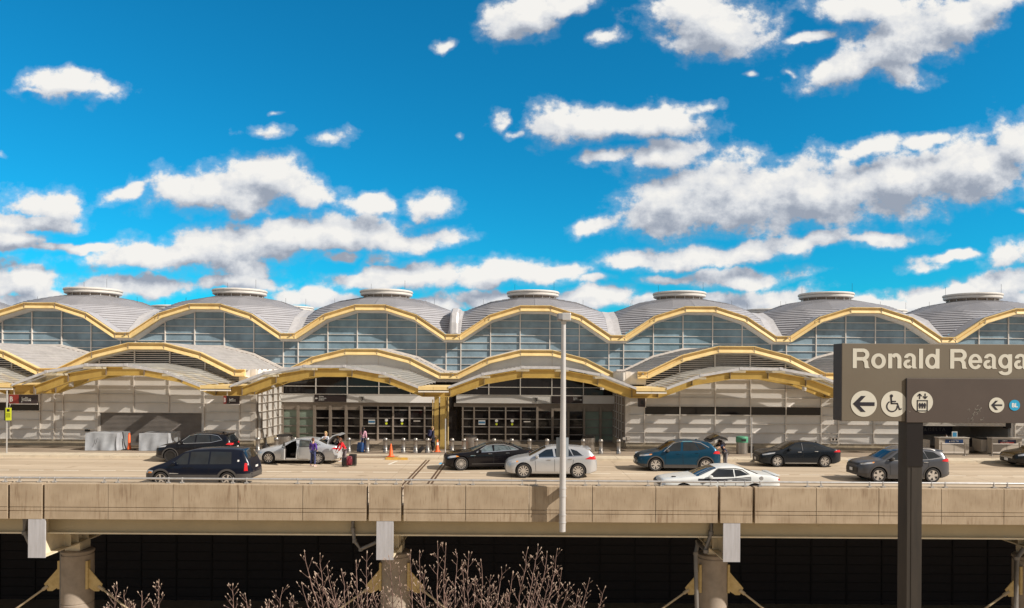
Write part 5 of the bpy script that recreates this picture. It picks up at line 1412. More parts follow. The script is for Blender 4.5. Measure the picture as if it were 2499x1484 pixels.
def suitcase(label, loc, rz, w, h, d, c, tilt=0.0, handle=0.45):
    t = thing('suitcase', label, 'suitcase', loc, rz, None); mt = mat('suitcase shell', c, 0.45, var=0.1, scale=6)
    Tm = Matrix.Rotation(tilt,4,'Y')
    m = MB().use(mt); m.T = Tm; m.cbox(-d/2,d/2,-w/2,w/2,0.05,h,0.04)
    for i in range(3): m.cbox(-d/2-0.006,-d/2+0.002,-w/2+0.06+i*(w-0.12)/2-0.01,-w/2+0.06+i*(w-0.12)/2+0.01,0.1,h-0.05,0.003)
    m.build('shell', t, smooth=True, local=True)
    m = MB().use(M['seam']); m.T = Tm; m.box(-0.004,0.004,-w/2-0.003,w/2+0.003,0.06,h-0.01); m.build('zip', t, local=True)
    for sx_ in (-1,1):
        for sy_ in (-1,1):
            m = MB().use(M['blackplastic']); m.T = Tm; m.lathe([(0.024,sy_*(w/2-0.04)-0.012),(0.024,sy_*(w/2-0.04)+0.012)], (sx_*(d/2-0.04),0,0.026), 'y', 12); m.build('wheel', t, local=True)
    if handle:
        m = MB().use(M['galv']); m.T = Tm; m.tube([(d/2-0.05,-0.10,h-0.02),(d/2-0.05,-0.10,h+handle)], 0.010, 6); m.tube([(d/2-0.05,0.10,h-0.02),(d/2-0.05,0.10,h+handle)], 0.010, 6)
        m.use(M['blackplastic']).tube([(d/2-0.05,-0.11,h+handle),(d/2-0.05,0.11,h+handle)], 0.016, 6); m.build('handle', t, local=True)
    return t
suitcase('blue suitcase pulled by the person in the pink top', (PX(879.5,47.55),47.55,walk_z(47.5)), R(60), 0.42, 0.66, 0.26, (0.012,0.05,0.16), R(10), 0.40)
suitcase('black suitcase standing on the road beside the red jacketed person', (PX(862,41.6),41.6,0), R(85), 0.40, 0.66, 0.27, (0.02,0.018,0.018), 0, 0.0)
suitcase('small grey black case at the feet of the red jacketed person', (PX(843,41.15),41.2,0), R(75), 0.36, 0.52, 0.22, (0.04,0.036,0.038), 0, 0.0)
def backpack(label, loc, rz, c, s_=1.0, parent=None, local=None):
    t = thing('backpack', label, 'backpack', loc, rz); mt = cloth(c,'bag')
    m = MB().use(mt); m.cbox(-0.15*s_,0.15*s_,-0.10*s_,0.10*s_,0,0.46*s_,0.07*s_); m.build('bag', t, smooth=True, local=True)
    m = MB().use(mt); m.cbox(-0.12*s_,0.12*s_,0.08*s_,0.15*s_,0.04*s_,0.26*s_,0.03*s_); m.build('front_pocket', t, smooth=True, local=True)
    for q in (-1,1):
        m = MB().use(M['blackplastic']); m.tube([(q*0.09*s_,-0.09*s_,0.42*s_),(q*0.10*s_,-0.17*s_,0.44*s_),(q*0.11*s_,-0.22*s_,0.34*s_),(q*0.11*s_,-0.18*s_,0.16*s_),(q*0.10*s_,-0.09*s_,0.06*s_)], 0.016*s_, 6); m.build('strap', t, smooth=True, local=True)
    return t
backpack('maroon backpack hanging beside the black suitcase on the road', (PX(853,41.1),41.1,0.10), R(10), (0.20,0.015,0.03), 1.1)
pp, J = person('person in dark clothes pulling a black rolling case past the yellow column', at(1056,47.9,walk_z(48)), R(128), 1.72, top=(0.012,0.012,0.025), legs=(0.008,0.007,0.010), shoes=(0.02,0.02,0.02), hair=(0.28,0.19,0.09), woman=True, coat=0.24,
       pose=dict(elR=(0.27,-0.16,1.20), wrR=(0.20,-0.32,1.05), elL=(-0.25,0.12,1.12), wrL=(-0.26,0.28,0.92), knL=(-0.10,-0.10,0.50), anL=(-0.10,0.08,0.09), toeL=(-0.11,-0.08,0.035), anR=(0.10,-0.10,0.09), toeR=(0.11,-0.26,0.035)))
b_ = W3(pp, Vector((0,0.19,1.05))); bpk = backpack('navy backpack worn by the person by the yellow column', (b_.x,b_.y,b_.z), R(128), (0.014,0.016,0.06), 0.95)
t = suitcase('black rolling case pulled behind the person by the yellow column', (PX(1021,47.7),47.7,walk_z(47.6)), R(0), 0.36, 0.52, 0.24, (0.015,0.014,0.016), R(42), 0.50)
zm = 0.0
pp, J = person('person in a navy shirt and grey trousers leaning into the crossover boot', at(1771,41.0), R(-78), 1.80, top=(0.010,0.018,0.050), legs=(0.20,0.19,0.20), shoes=(0.03,0.03,0.03), hair=(0.012,0.010,0.010), lean=R(36), short_sleeve=True,
       pose=dict(elL=(-0.24,-0.66,1.16), wrL=(-0.16,-0.78,1.02), elR=(0.24,-0.62,1.16), wrR=(0.16,-0.78,1.02)))
b_ = W3(pp, Vector((0,-0.10,1.26))); bk = backpack('black backpack on the back of the person at the crossover', (b_.x,b_.y,b_.z), R(-78), (0.018,0.014,0.018), 0.95); bk.rotation_euler = (R(36),0,R(-78))
person('masked booth agent with dark hair seated behind the first counter', at(2308,50.4,-0.35), R(10), 1.62, top=(0.012,0.014,0.035), legs=(0.01,0.01,0.02), hair=(0.012,0.010,0.012), mask=True,
       pose=dict(elL=(-0.28,-0.12,1.10), wrL=(-0.12,-0.30,1.08), elR=(0.28,-0.12,1.10), wrR=(0.12,-0.30,1.08)))

# ================================================================== KERBSIDE OBJECTS
bx_ = [630.6,675.5,719.8,765,809,852,897.3,941.6,985.2,1015,1044.5,1104,1133.1,1163,1206.4,1249.5,1292.9,1335.7,1379,1423,1466.6,1510]
def bollard():
    t = thing('bollard', '', 'bollard', (0,0,0), 0, 'steel bollards along the sidewalk')
    m = MB().use(M['steel']); r = 0.135
    m.lathe([(r*1.25,0),(r*1.25,0.20),(r*0.95,0.26),(r*0.95,0.76),(r*1.12,0.79),(r*1.15,0.86),(r*0.95,0.93),(r*0.45,0.97),(0.01,0.975)], (0,0,0), 'z', 20); m.build('post', t, smooth=True, local=True)
    for z in (0.205, 0.765):
        m = MB().use(M['seam']); m.lathe([(r*1.28 if z < 0.5 else r*1.14,z),(r*1.28 if z < 0.5 else r*1.14,z+0.03)], (0,0,0), 'z', 20); m.build('band', t, local=True)
    return t
near_ = ['just right of the clad wall corner, leftmost of the bollards','left of the first steel drum bin','right of the first steel drum bin, behind the silver sedan bonnet','behind the roof of the silver sedan','behind the silver sedan near the person in purple','right of the red jacketed person','beside the person in the pink top','left of the traffic cone by the road','right of the traffic cone by the road','left of the black rolling case handle','behind the person in dark clothes','first to the right of the yellow column','left of the drum bin behind the black saloon','right of the drum bin behind the black saloon','behind the roof of the black saloon','behind the rear window of the black saloon','behind the boot of the black saloon','between black saloon and silver wagon','behind the lamp post','left of the drum bin right of the lamp post','right of the drum bin right of the lamp post','rightmost, at the corner of the clad wall']
b0 = bollard()
for i, (px, nm_) in enumerate(zip(bx_, near_)):
    o = b0 if i == 0 else copy_tree(b0); o.location = (PX(px,47.6), 47.6, walk_z(47.6)); o['label'] = 'steel bollard '+nm_
def drum(px, label, w=0.42, h=1.0, Y=49.3):
    t = thing('trash_bin', label, 'trash bin', (PX(px,Y),Y,walk_z(Y)), 0, 'stainless drum bins'); m = MB().use(M['steel'])
    m.lathe([(w*0.96,0),(w,0.03),(w,h-0.06)], (0,0,0), 'z', 32); m.build('drum', t, smooth=True, local=True)
    m = MB().use(M['blackplastic']).lathe([(w*1.03,h-0.06),(w*1.05,h),(w*0.85,h+0.04),(w*0.5,h+0.05)], (0,0,0), 'z', 32); m.build('lid', t, smooth=True, local=True)
drum(696,'wide stainless drum bin between the bollards left of the silver sedan', 0.52, 1.0)
drum(1150,'stainless drum bin right of the yellow column', 0.42, 1.0)
drum(1437,'stainless drum bin right of the lamp post', 0.42, 1.0)
Y = 48.4; t = thing('trash_bin', 'round steel bin with a green lid by the wall', 'trash bin', (PX(1811,Y),Y,walk_z(Y)))
m = MB().use(M['steel']).lathe([(0.33,0),(0.36,0.03),(0.36,0.78),(0.34,0.80)], (0,0,0), 'z', 28); m.build('drum', t, smooth=True, local=True)
m = MB().use(M['green']).lathe([(0.385,0.76),(0.39,1.08),(0.34,1.14),(0.2,1.16)], (0,0,0), 'z', 28); m.build('lid', t, smooth=True, local=True)
m = MB().use(M['blackplastic']).box(-0.15,0.15,-0.40,-0.36,0.86,1.0); m.build('slot', t, local=True)
Y = 49.2; m = MB().use(M['blackplastic']); x = PX(1834,Y); z = walk_z(Y); m.cbox(x-0.16,x+0.12,Y-0.15,Y+0.15,z,z+0.42,0.03); m.cbox(x-0.17,x+0.13,Y-0.16,Y+0.16,z+0.40,z+0.45,0.01)
tag(m.build('small_bin',None), 'small black waste bin beside the green lidded bin', 'trash bin')
Y = 49.3; x = PX(650,Y); z = walk_z(Y); t = thing('ashtray_stand', 'black ashtray stand with thin neck by the clad corner', 'ashtray', (x,Y,z))
m = MB().use(M['blackplastic']); m.lathe([(0.24,0),(0.26,0.04),(0.24,0.26),(0.10,0.36),(0.04,0.46),(0.03,1.0),(0.045,1.02)], (x,Y,z), 'z', 20); m.build('stand', t, smooth=True)
def cone(px, Y, label, h=0.75, z=0.0, white=False):
    t = thing('traffic_cone', label, 'traffic cone', (PX(px,Y),Y,z), 0, 'orange traffic cones')
    m = MB().use(M['cone']); m.cbox(-0.20,0.20,-0.20,0.20,0,0.035,0.01); m.lathe([(0.155,0.035),(0.13,0.10),(0.035,h-0.02),(0.03,h)], (0,0,0), 'z', 24); m.build('cone_body', t, smooth=True, local=True)
    if white:
        def rr(q): return 0.155-(0.155-0.035)*(q-0.03)/(h-0.05)
        m = MB().use(M['reflect']); m.lathe([(rr(h*0.55)+0.008,h*0.55),(rr(h*0.78)+0.008,h*0.78)], (0,0,0), 'z', 24); m.build('reflective_band', t, smooth=True, local=True)
    return t
cone(955,44.9,'orange traffic cone on the yellow kerb nose',0.78,0.155)
cone(1068,48.6,'orange cone with white band at the foot of the yellow column',0.80,walk_z(48.6),True)
Y = 48.4; t = thing('delineator_post', 'orange delineator post on a black base between the tarpaulins', 'traffic post', (PX(486/1.537,Y),Y,walk_z(Y)))
m = MB().use(M['blackplastic']); m.cbox(-0.42,0.38,-0.2,0.2,0,0.06,0.02); m.build('base', t, local=True)
m = MB().use(M['cone']); m.lathe([(0.13,0.06),(0.12,0.2),(0.085,0.35),(0.075,0.98),(0.05,1.03),(0.05,1.09),(0.07,1.12)], (0,0,0), 'z', 18); m.build('post', t, smooth=True, local=True)
# tarpaulin covered counters
def tarp(x0, x1, label, seed):
    Y0, Y1, z0 = 47.9, 49.6, walk_z(48.2); h = 1.12; t = thing('covered_counter', label, 'covered counter', ((x0+x1)/2,Y0,z0), 0, 'tarpaulin covered counters'); rnd = random.Random(seed)
    bm = bmesh.new(); bmesh.ops.create_grid(bm, x_segments=2, y_segments=2, size=1); bm.free()
    m = MB().use(M['tarp']); nU, nV = 44, 12; ring = []; Wd, Dp = x1-x0, Y1-Y0; per = 2*(Wd+Dp)
    def pos(s):
        s %= per
        if s < Wd: return x0+s, Y0, (0,-1)
        s -= Wd
        if s < Dp: return x1, Y0+s, (1,0)
        s -= Dp
        if s < Wd: return x1-s, Y1, (0,1)
        return x0, Y1-(s-Wd), (-1,0)
    ph = [rnd.uniform(0,6) for _ in range(4)]; rings = []
    for j in range(nV+1):
        tz = j/nV; rg = []
        for i in range(nU*2):
            s = per*i/(nU*2); x, y, n = pos(s); amp = 0.012+0.028*(1-tz)
            dsp = amp*(math.sin(s*5+ph[0]+tz*2)+0.6*math.sin(s*11+ph[1]-tz*3)+0.4*math.sin(s*2.3+ph[2])) - 0.05*math.sin(math.pi*tz)*(0.5+0.5*math.sin(s*1.7+ph[3]))
            rg.append((x+n[0]*dsp, y+n[1]*dsp, z0+0.02+h*tz-0.02*math.sin(s*3+ph[1])*tz))
        rings.append(rg)
    cxm, cym = (x0+x1)/2, (Y0+Y1)/2
    rings.append([(cxm+(p[0]-cxm)*0.5, cym+(p[1]-cym)*0.5, z0+h+0.05+0.02*math.sin(p[0]*4)) for p in rings[-1]])
    m.loft(rings); m.build('tarpaulin', t, smooth=True)
    m = MB().use(M['seam']); xc = x0+Wd*rnd.uniform(0.3,0.45); m.tube([(xc,Y0-0.08,z0+0.85),(xc-0.04,Y0-0.08,z0+0.6),(xc-0.12,Y0-0.10,z0+0.42)], 0.014, 5); m.build('slit', t) if seed == 3 else None
    m = MB().use(M['blackplastic']).box(x0+0.08,x1-0.08,Y0+0.1,Y1-0.1,z0,z0+0.06); m.build('base', t)
tarp(PX(322/1.537,47.9), PX(440/1.537,47.9), 'counter wrapped in grey tarpaulin left of the orange delineator post', 3)
tarp(PX(523/1.537,47.9), PX(633/1.537,47.9), 'counter wrapped in grey tarpaulin right of the orange delineator post', 8)

# sign poles at the kerb
t = thing('sign_pole', 'pole with a lime yellow notice board at the far left', 'sign', (PX(27/1.537,45.6),45.6,0.15))
x, Y = PX(17.5,45.6), 45.6
MB().use(M['galv']).lathe([(0.045,0.14),(0.045,4.0)], (x,Y,0), 'z', 12).build('pole', t, smooth=True)
a, c_ = P(13.5,995,45.5), P(27,1026,45.5)
MB().use(M['highvis']).box(a.x,c_.x,45.50,45.53,c_.z,a.z).build('board', t)
m = MB().use(M['seam']); m.cbox(a.x+0.09,c_.x-0.09,45.49,45.499,a.z-0.24,a.z-0.08,0.002)
for i in range(5): m.box(a.x+0.04+0.01*(i%2),c_.x-0.05,45.492,45.499,a.z-0.36-i*0.055,a.z-0.345-i*0.055)
m.build('notice_print', t)
MB().use(M['blackplastic']).box(a.x-0.05,a.x-0.02,45.45,45.7,c_.z,a.z).build('side_board', t)
m = MB().use(M['galv']).lathe([(0.045,0.1),(0.045,2.62)], (PX(1834,45.4),45.4,0), 'z', 12); tag(m.build('sign_pole',None,smooth=True), 'bare grey pole at the kerb between the crossover and the dark sedan', 'pole')
m = MB().use(M['galv']).lathe([(0.04,0.1),(0.04,2.4)], (PX(1107,46.0)-0.5,46.0,0), 'z', 12)
tag(m.build('sign_pole',None,smooth=True), 'slim grey pole at the kerb in front of the yellow column', 'pole')

# hanging signs
def hang_sign(x0, x1, z0, z1, Y, label, parts, rz=0):
    t = thing('hanging_sign', label, 'sign', ((x0+x1)/2,Y,z1), rz); return t
a, c_ = P(30,963,47.6), P(90,985,47.6)
t = thing('hanging_sign', 'black airline sign with red letter panel at the far left', 'sign', (a.x,47.6,c_.z))
s1 = P(46,963,47.6).x
o = MB().use(M['boardred']).box(a.x-0.22,s1-0.01,47.6,47.72,c_.z,a.z).build('red_panel', t); o = MB().use(M['boardbrown']).box(s1,c_.x,47.6,47.72,c_.z,a.z).build('board', t)
MB().use(M['frame']).box(a.x-0.24,c_.x+0.02,47.62,47.70,c_.z-0.05,c_.z-0.005).build('rail', t)
MB().use(M['frame']).box(a.x+0.05,a.x+0.1,47.64,47.69,a.z,4.05).build('hanger', t); MB().use(M['frame']).box(c_.x-0.15,c_.x-0.1,47.64,47.69,a.z,4.05).build('hanger', t)
cx0 = root_of(t).location.x; o_ = a.x-cx0
text_mesh('letter', 'B', 0.46, M['letter'], t, (P(23.5,970,47.6).x-cx0,-0.008,0.13), 0.008, fit=0.19)
text_mesh('lettering', 'JetBlue', 0.36, M['letter'], t, (P(53,970,47.6).x-cx0,-0.008,0.17), 0.004, fit=0.62)
a, c_ = P(545,966,47.6), P(583,986,47.6); s1 = P(552.5,966,47.6).x
t = thing('hanging_sign', 'dark angled airline sign left of the entrance recess', 'sign', (a.x,47.6,c_.z))
MB().use(M['boardred']).box(0,s1-a.x-0.01,0,0.12,0,a.z-c_.z).build('red_panel', t, local=True); MB().use(M['boardbrown']).box(s1-a.x,c_.x-a.x,0,0.12,0,a.z-c_.z).build('board', t, local=True)
MB().use(M['frame']).box(-0.02,c_.x-a.x+0.02,0.02,0.1,-0.045,-0.005).build('rail', t, local=True)
MB().use(M['frame']).box(0.2,0.25,0.04,0.09,a.z-c_.z,a.z-c_.z+0.55).build('hanger', t, local=True)
text_mesh('letter', 'B', 0.40, M['letter'], t, (0.02,-0.008,0.12), 0.004, squeeze=0.6)
text_mesh('lettering', 'JetBlue', 0.30, M['letter'], t, (s1-a.x+0.18,-0.008,0.16), 0.003, fit=0.42)
a, c_ = P(1559,970,51.0), P(1574,993,51.0)
t = thing('hanging_sign', 'small square dark sign at the corner right of the entrances', 'sign', (a.x,51,c_.z))
MB().use(M['boardbrown']).box(0,c_.x-a.x,0,0.5,0,a.z-c_.z).build('board', t, local=True); MB().use(M['frame']).box(c_.x-a.x,c_.x-a.x+0.06,0.0,0.5,-0.05,a.z-c_.z).build('edge', t, local=True)
MB().use(M['seam']).box(0.12,c_.x-a.x-0.12,-0.01,-0.002,0.2,a.z-c_.z-0.2).build('lens', t, local=True)
# signs on the entrance headers
def header_sign(px0, px1, label, lines, arrow_left, Yh=58.3):
    a, c_ = P(px0,962,Yh), P(px1,981,Yh); t = thing('direction_sign', label, 'sign', (a.x,Yh,2.86))
    w_ = c_.x-a.x; MB().use(M['boardbrown']).box(0,w_,0,0.04,0,0.56).build('board', t, local=True)
    m = MB().use(M['letter']); xx = 0.16 if arrow_left else w_-0.16; q = -1 if arrow_left else 1
    m.prism_xz([(xx+q*0.10,0.28),(xx,0.36),(xx,0.31),(xx-q*0.10,0.31),(xx-q*0.10,0.25),(xx,0.25),(xx,0.20)], -0.010, -0.002); m.build('arrow', t, local=True)
    for i, tx in enumerate(lines):
        text_mesh('lettering', tx, 0.15, M['letter'], t, ((0.36 if arrow_left else w_-0.75),-0.010,0.38-i*0.13), 0.0)
header_sign(766.7,845,'dark direction sign with left arrow above the left entrance',['Alaska','American','JetBlue'],True)
header_sign(1345.4,1421.5,'dark direction sign with right arrow above the right entrance',['Delta','United'],False)
for px, lb in ((883.5,'white number 3 plate above the left entrance'),(1307.5,'white number 3 plate above the right entrance')):
    x = PX(px,58.3); t = thing('number_sign', lb, 'sign', (x,58.3,2.94)); MB().use(M['ring']).box(-0.18,0.18,0,0.04,0,0.40).build('plate', t, local=True)
    text_mesh('numeral', '3', 0.42, M['signink'], t, (0,-0.010,0.05), 0.006, 'CENTER')
# booth: counters with banners, stanchions, back sign, screen
def counter(x0, x1, label, red):
    Y, z0, z1 = 48.8, 0.03, 1.14; t = thing('check_in_counter', label, 'counter', ((x0+x1)/2,Y,z0)); c0 = (x0+x1)/2
    m = MB().use(M['counter']); m.box(x0,x1,Y,Y+0.5,z0+0.08,z1); m.build('cabinet', t)
    m = MB().use(M['seam']); m.box(x0+0.05,x1-0.05,Y+0.03,Y+0.4,z0,z0+0.08); m.box(c0-0.008,c0+0.008,Y-0.004,Y,z0+0.08,z0+0.66); m.box(x0,x1,Y-0.004,Y,z0+0.665,z0+0.68); m.build('gap', t)
    m = MB().use(M['frame']); m.box(x0-0.04,x1+0.04,Y-0.04,Y+0.52,z1,z1+0.04); m.build('worktop', t)
    m = MB().use(M['navy'] if not red else M['navydark']); w_ = (x1-x0)*0.60; m.box(c0-w_/2,c0+w_/2,Y-0.012,Y-0.005,z0+0.74,z0+1.02); b_ = m.build('banner', t)
    if red: MB().use(M['bannerred']).box(c0-w_*0.38,c0+w_*0.38,Y-0.018,Y-0.013,z0+0.745,z0+0.86).build('banner_strip', t)
    tl = b_; L0 = root_of(t).location
    hh = 0.84 if not red else 0.915; sz = 0.155 if not red else 0.09
    m = MB().use(M['letter']); tx0 = c0-w_*0.30; m.prism_xz([(tx0,z0+hh),(tx0+sz*0.7,z0+hh),(tx0+sz*0.35,z0+hh+sz*0.7)], Y-0.020, Y-0.014); m.build('emblem', t)
    text_mesh('lettering', 'DELTA', sz, M['letter'], t, (tx0+sz*0.95-L0.x,-0.02,hh), 0.004, spacing=1.1)
    if red: text_mesh('lettering', 'SKY PRIORITY', 0.085, M['letter'], t, (c0-w_*0.34-L0.x,-0.024,0.77), 0.001)
k0, k1 = PX(2292,48.8), PX(2365,48.8)
counter(k0,k1,'pale check in counter with a navy banner, nearer the sign post',False)
counter(PX(2421,48.8),PX(2494,48.8),'pale check in counter with a navy and red banner at the right edge',True)
for px, lb in ((2297.5,'left of the navy banner'),(2355,'right of the navy banner'),(2421,'left of the red banner'),(2488,'right of the red banner')):
    Y = 48.0; x = PX(px,Y); z = walk_z(Y); t = thing('stanchion', 'slim steel stanchion post '+lb, 'stanchion', (x,Y,z), 0, 'stanchion posts at the counters')
    m = MB().use(M['steel']); m.lathe([(0.16,0),(0.16,0.02),(0.04,0.05),(0.035,0.80),(0.045,0.82),(0.04,0.86)], (0,0,0), 'z', 16); m.build('post', t, smooth=True, local=True)
for pa, pb, lb in ((2299,2353.5,'low rail between the posts at the navy banner'),(2423,2486,'low rail between the posts at the red banner')):
    m = MB().use(M['frame']); m.box(PX(pa,48.0),PX(pb,48.0),47.99,48.01,walk_z(48)+0.20,walk_z(48)+0.25); m.box(PX(pa,48.0),PX(pb,48.0),47.99,48.01,walk_z(48)+0.76,walk_z(48)+0.80)
    tag(m.build('barrier_rail',None), lb, 'rail')
m = MB().use(M['navydark']); a = P(2245,1041,56.6); c_ = P(2323,1059,56.6)
t = thing('wall_sign', 'dark navy airline board on the back wall of the booth', 'sign', (a.x,56.6,c_.z)); MB().use(M['navydark']).box(-0.6,c_.x-a.x,0,0.06,-0.05,a.z-c_.z+0.1).build('board', t, local=True)
text_mesh('lettering', 'DELTA', 0.36, M['dimletter'], t, (0.58,-0.01,0.22), 0.004, spacing=1.35)
MB().use(M['dimletter']).prism_xz([(0.24,0.22),(0.50,0.22),(0.37,0.48)], -0.012, -0.004).build('emblem', t, local=True)
m = MB().use(M['letter']); p = P(2330,1071,48.9); m.box(p.x-0.18,p.x+0.18,48.95,48.97,1.19,1.56); m.use(mat('card blue',(0.05,0.30,0.55),0.5)); m.box(p.x-0.13,p.x+0.13,48.94,48.948,1.22,1.50)
tag(m.build('desk_card',None), 'blue and white card standing on the first counter', 'card')
p = P(2272,1078,49.6); m = MB().use(M['counter']); m.box(27.35,27.95,49.4,50.0,0.0,0.95); tag(m.build('side_cabinet',None), 'pale low cabinet left of the first counter', 'cabinet')
m = MB().use(M['counter']); x = PX(2398,49.6); m.cbox(x-0.22,x+0.22,49.4,50.4,0.2,0.98,0.02); m.use(M['blackplastic']); m.cbox(x-0.05,x+0.4,49.6,50.4,0.3,1.10,0.03)
tag(m.build('side_cabinet',None), 'pale panel cabinet left of the second counter', 'cabinet')
m = MB().use(M['steel']); x0_, x1_ = PX(2366,50.4), PX(2392,50.4); m.box(x0_-0.3,x1_+0.4,50.2,51.4,0.10,0.42); m.use(M['blackplastic']).box(x0_-0.3,x1_+0.4,50.5,51.4,0.42,1.0); tag(m.build('baggage_scale',None), 'low steel baggage belt between the two counters', 'baggage belt')


# lettering of the station sign drawn stroke by stroke (units: 248 = cap height, baseline 0)
def ringarc(cx_, cz_, ro, so, ri, si, a0=0, a1=360, n=40):
    q = []
    for k in range(n+1):
        a = R(a0+(a1-a0)*k/n); q.append(((cx_+ro*math.cos(a), cz_+so*math.sin(a)), (cx_+ri*math.cos(a), cz_+si*math.sin(a))))
    return q
GL = {
 'R': (210, [[(0,0),(50,0),(50,248),(0,248)], [(50,204),(128,204),(128,248),(50,248)], [(50,96),(128,96),(128,140),(50,140)],
             [(104,100),(140,112),(172,108),(192,84),(196,44),(200,18),(212,6),(212,0),(156,0),(149,14),(147,46),(143,72),(128,92)]], [ringarc(126,172,82,76,32,32,-90,90)]),
 'o': (186, [], [ringarc(93,91,93,97,43,57)]),
 'n': (167, [[(0,0),(50,0),(50,186),(0,186)], [(117,0),(167,0),(167,112),(117,112)]], [ringarc(97,112,70,80,20,36,0,150)]),
 'a': (170, [[(108,40),(156,40),(156,130),(108,130)], [(108,42),(156,42),(158,18),(170,6),(170,0),(118,0),(112,12)]], [ringarc(82,130,74,62,26,26,0,176), ringarc(60,55,60,57,16,20,60,330)]),
 'l': (50, [[(0,0),(50,0),(50,250),(0,250)]], []),
 'd': (180, [[(131,0),(180,0),(180,250),(131,250)]], [ringarc(86,91,86,96,38,56)]),
 'e': (175, [[(44,74),(174,74),(174,108),(44,108)]], [ringarc(87,91,87,97,41,60,0,328)]),
 'g': (175, [[(127,-20),(175,-20),(175,186),(127,186)]], [ringarc(86,95,86,92,38,54), ringarc(88,-18,87,62,39,24,196,360)]),
}
def glyph_row(word, xs, x0, z0, u, Y, parent):
    """word placed with its glyphs starting at the given offsets"""
    for i, (ch, gx) in enumerate(zip(word, xs)):
        w_, polys, rings = GL[ch]; m = MB().use(M['signwhite']); k = 0
        ax = x0+gx*u
        for poly in polys: m.prism_xz([(ax+x*u, z0+z*u) for x, z in poly], Y-0.0024-k*0.00015, Y-0.0003); k += 1
        for rg in rings:
            yf = Y-0.0024-k*0.00015; k += 1; v = []; f = []
            for (a, b_) in rg: v += [(ax+a[0]*u,yf,z0+a[1]*u),(ax+b_[0]*u,yf,z0+b_[1]*u),(ax+a[0]*u,Y-0.0003,z0+a[1]*u),(ax+b_[0]*u,Y-0.0003,z0+b_[1]*u)]
            for j in range(len(rg)-1):
                a = 4*j; b_ = a+4; f += [(a,a+1,b_+1,b_),(a,b_,b_+2,a+2),(a+1,a+3,b_+3,b_+1)]
            m.add(v, f)
        m.build('letter', parent)
# ================================================================== FOREGROUND SIGN
def fs(px, py, Y=7.8): return P(px, py, Y)
tl = fs(2054,838); bl = fs(2054,1027.5); XS1 = 6.9
t = thing('station_sign', 'large brown station sign with white name lettering in the foreground', 'sign', (4.2,7.8,-11))
o = MB().use(M['signbrown']).cbox(tl.x,XS1,7.8,8.0,bl.z,tl.z,0.004).build('panel', t)
MB().use(M['signend']).box(tl.x-0.004,tl.x+0.0005,7.802,7.998,bl.z+0.002,tl.z-0.002).build('end_cap', t)
L0 = t.location
def lt(x, y, z): return (x-L0.x, y-L0.y, z-L0.z)
u_ = 1/3.377*0.6505/F*7.8; p = fs(2080,898.3)
base_x = p.x; slope = -K
glyph_row('Ronald', [0,232,448,640,838,917], base_x, p.z, u_, 7.7995, t)
p2 = fs(2317.6,899.6)
glyph_row('Reagan', [0,229,419,607,807,1007], p2.x, p2.z, u_, 7.7995, t)
YD = 7.780; dl = fs(2212.5,923,YD); db = fs(2212.5,1031,YD)
d_ = MB().use(M['signdark']).cbox(dl.x,XS1+0.1,YD,7.7985,db.z,dl.z,0.003).build('lower_panel', t)
MB().use(M['signend']).box(dl.x-0.003,dl.x+0.001,YD+0.001,7.798,db.z+0.002,dl.z-0.002).build('panel_edge', t)
def disc(px, py, rpx, mt, Y, nm='roundel', n=48):
    p = fs(px,py,Y); m = MB().use(mt); m.lathe([(rpx/F*Y,Y-0.003),(rpx/F*Y,Y-0.0005)], (p.x,0,p.z), 'y', n); return m.build(nm, t), p
def ink(name, parent, polys, p, s_, Y, mt=None):
    m = MB().use(mt or M['signink'])
    for poly in polys: m.prism_xz([(p.x+x*s_, p.z+z*s_) for x, z in poly], Y-0.0055, Y-0.0035)
    return m.build(name, parent)
def strokes(name, parent, lines, p, s_, Y, mt=None):
    m = MB().use(mt or M['signink'])
    for (x0,z0,x1,z1,w_) in lines:
        dx, dz = x1-x0, z1-z0; l = math.hypot(dx,dz); nx, nz = -dz/l*w_/2, dx/l*w_/2
        m.prism_xz([(p.x+(x0+nx)*s_,p.z+(z0+nz)*s_),(p.x+(x1+nx)*s_,p.z+(z1+nz)*s_),(p.x+(x1-nx)*s_,p.z+(z1-nz)*s_),(p.x+(x0-nx)*s_,p.z+(z0-nz)*s_)], Y-0.0055, Y-0.0035)
    return m.build(name, parent)
ARR = [[(-0.84,0),(-0.22,0.60),(0.14,0.60),(-0.32,0.12),(0.82,0.12),(0.82,-0.16),(-0.32,-0.16),(0.14,-0.62),(-0.22,-0.62)]]
ring_r = 31.8/F*7.8
o, p = disc(2107,985.3,31.8,M['signwhite'],7.7995); ink('arrow', o, ARR, p, ring_r, 7.7995)
o, p = disc(2180.8,985.9,31.8,M['signwhite'],7.7995)
wl = []
for k in range(22):
    a0 = R(118+k*11.2); a1 = R(118+(k+1)*11.2+1); wl.append((-0.16+0.40*math.cos(a0),-0.18+0.40*math.sin(a0),-0.16+0.40*math.cos(a1),-0.18+0.40*math.sin(a1),0.09))
wl += [(-0.24,0.55,-0.20,0.02,0.12),(-0.20,0.20,0.14,0.20,0.09),(-0.24,0.04,0.26,0.04,0.10),(0.24,0.06,0.42,-0.44,0.10),(0.40,-0.42,0.58,-0.36,0.09)]
strokes('wheelchair_symbol', o, wl, p, ring_r, 7.7995)
m = MB().use(M['signink']).lathe([(ring_r*0.12,7.7940),(ring_r*0.12,7.7960)], (p.x-0.21*ring_r,0,p.z+0.62*ring_r), 'y', 20); m.build('head', o)
r2 = 26/F*YD
o, p = disc(2249.6,981,26,M['letter2'] if 'letter2' in M else M['signwhite'],YD-0.0005)
q = []
sq = [(-0.46,-0.83),(0.46,-0.83),(0.46,0.13),(-0.46,0.13)]
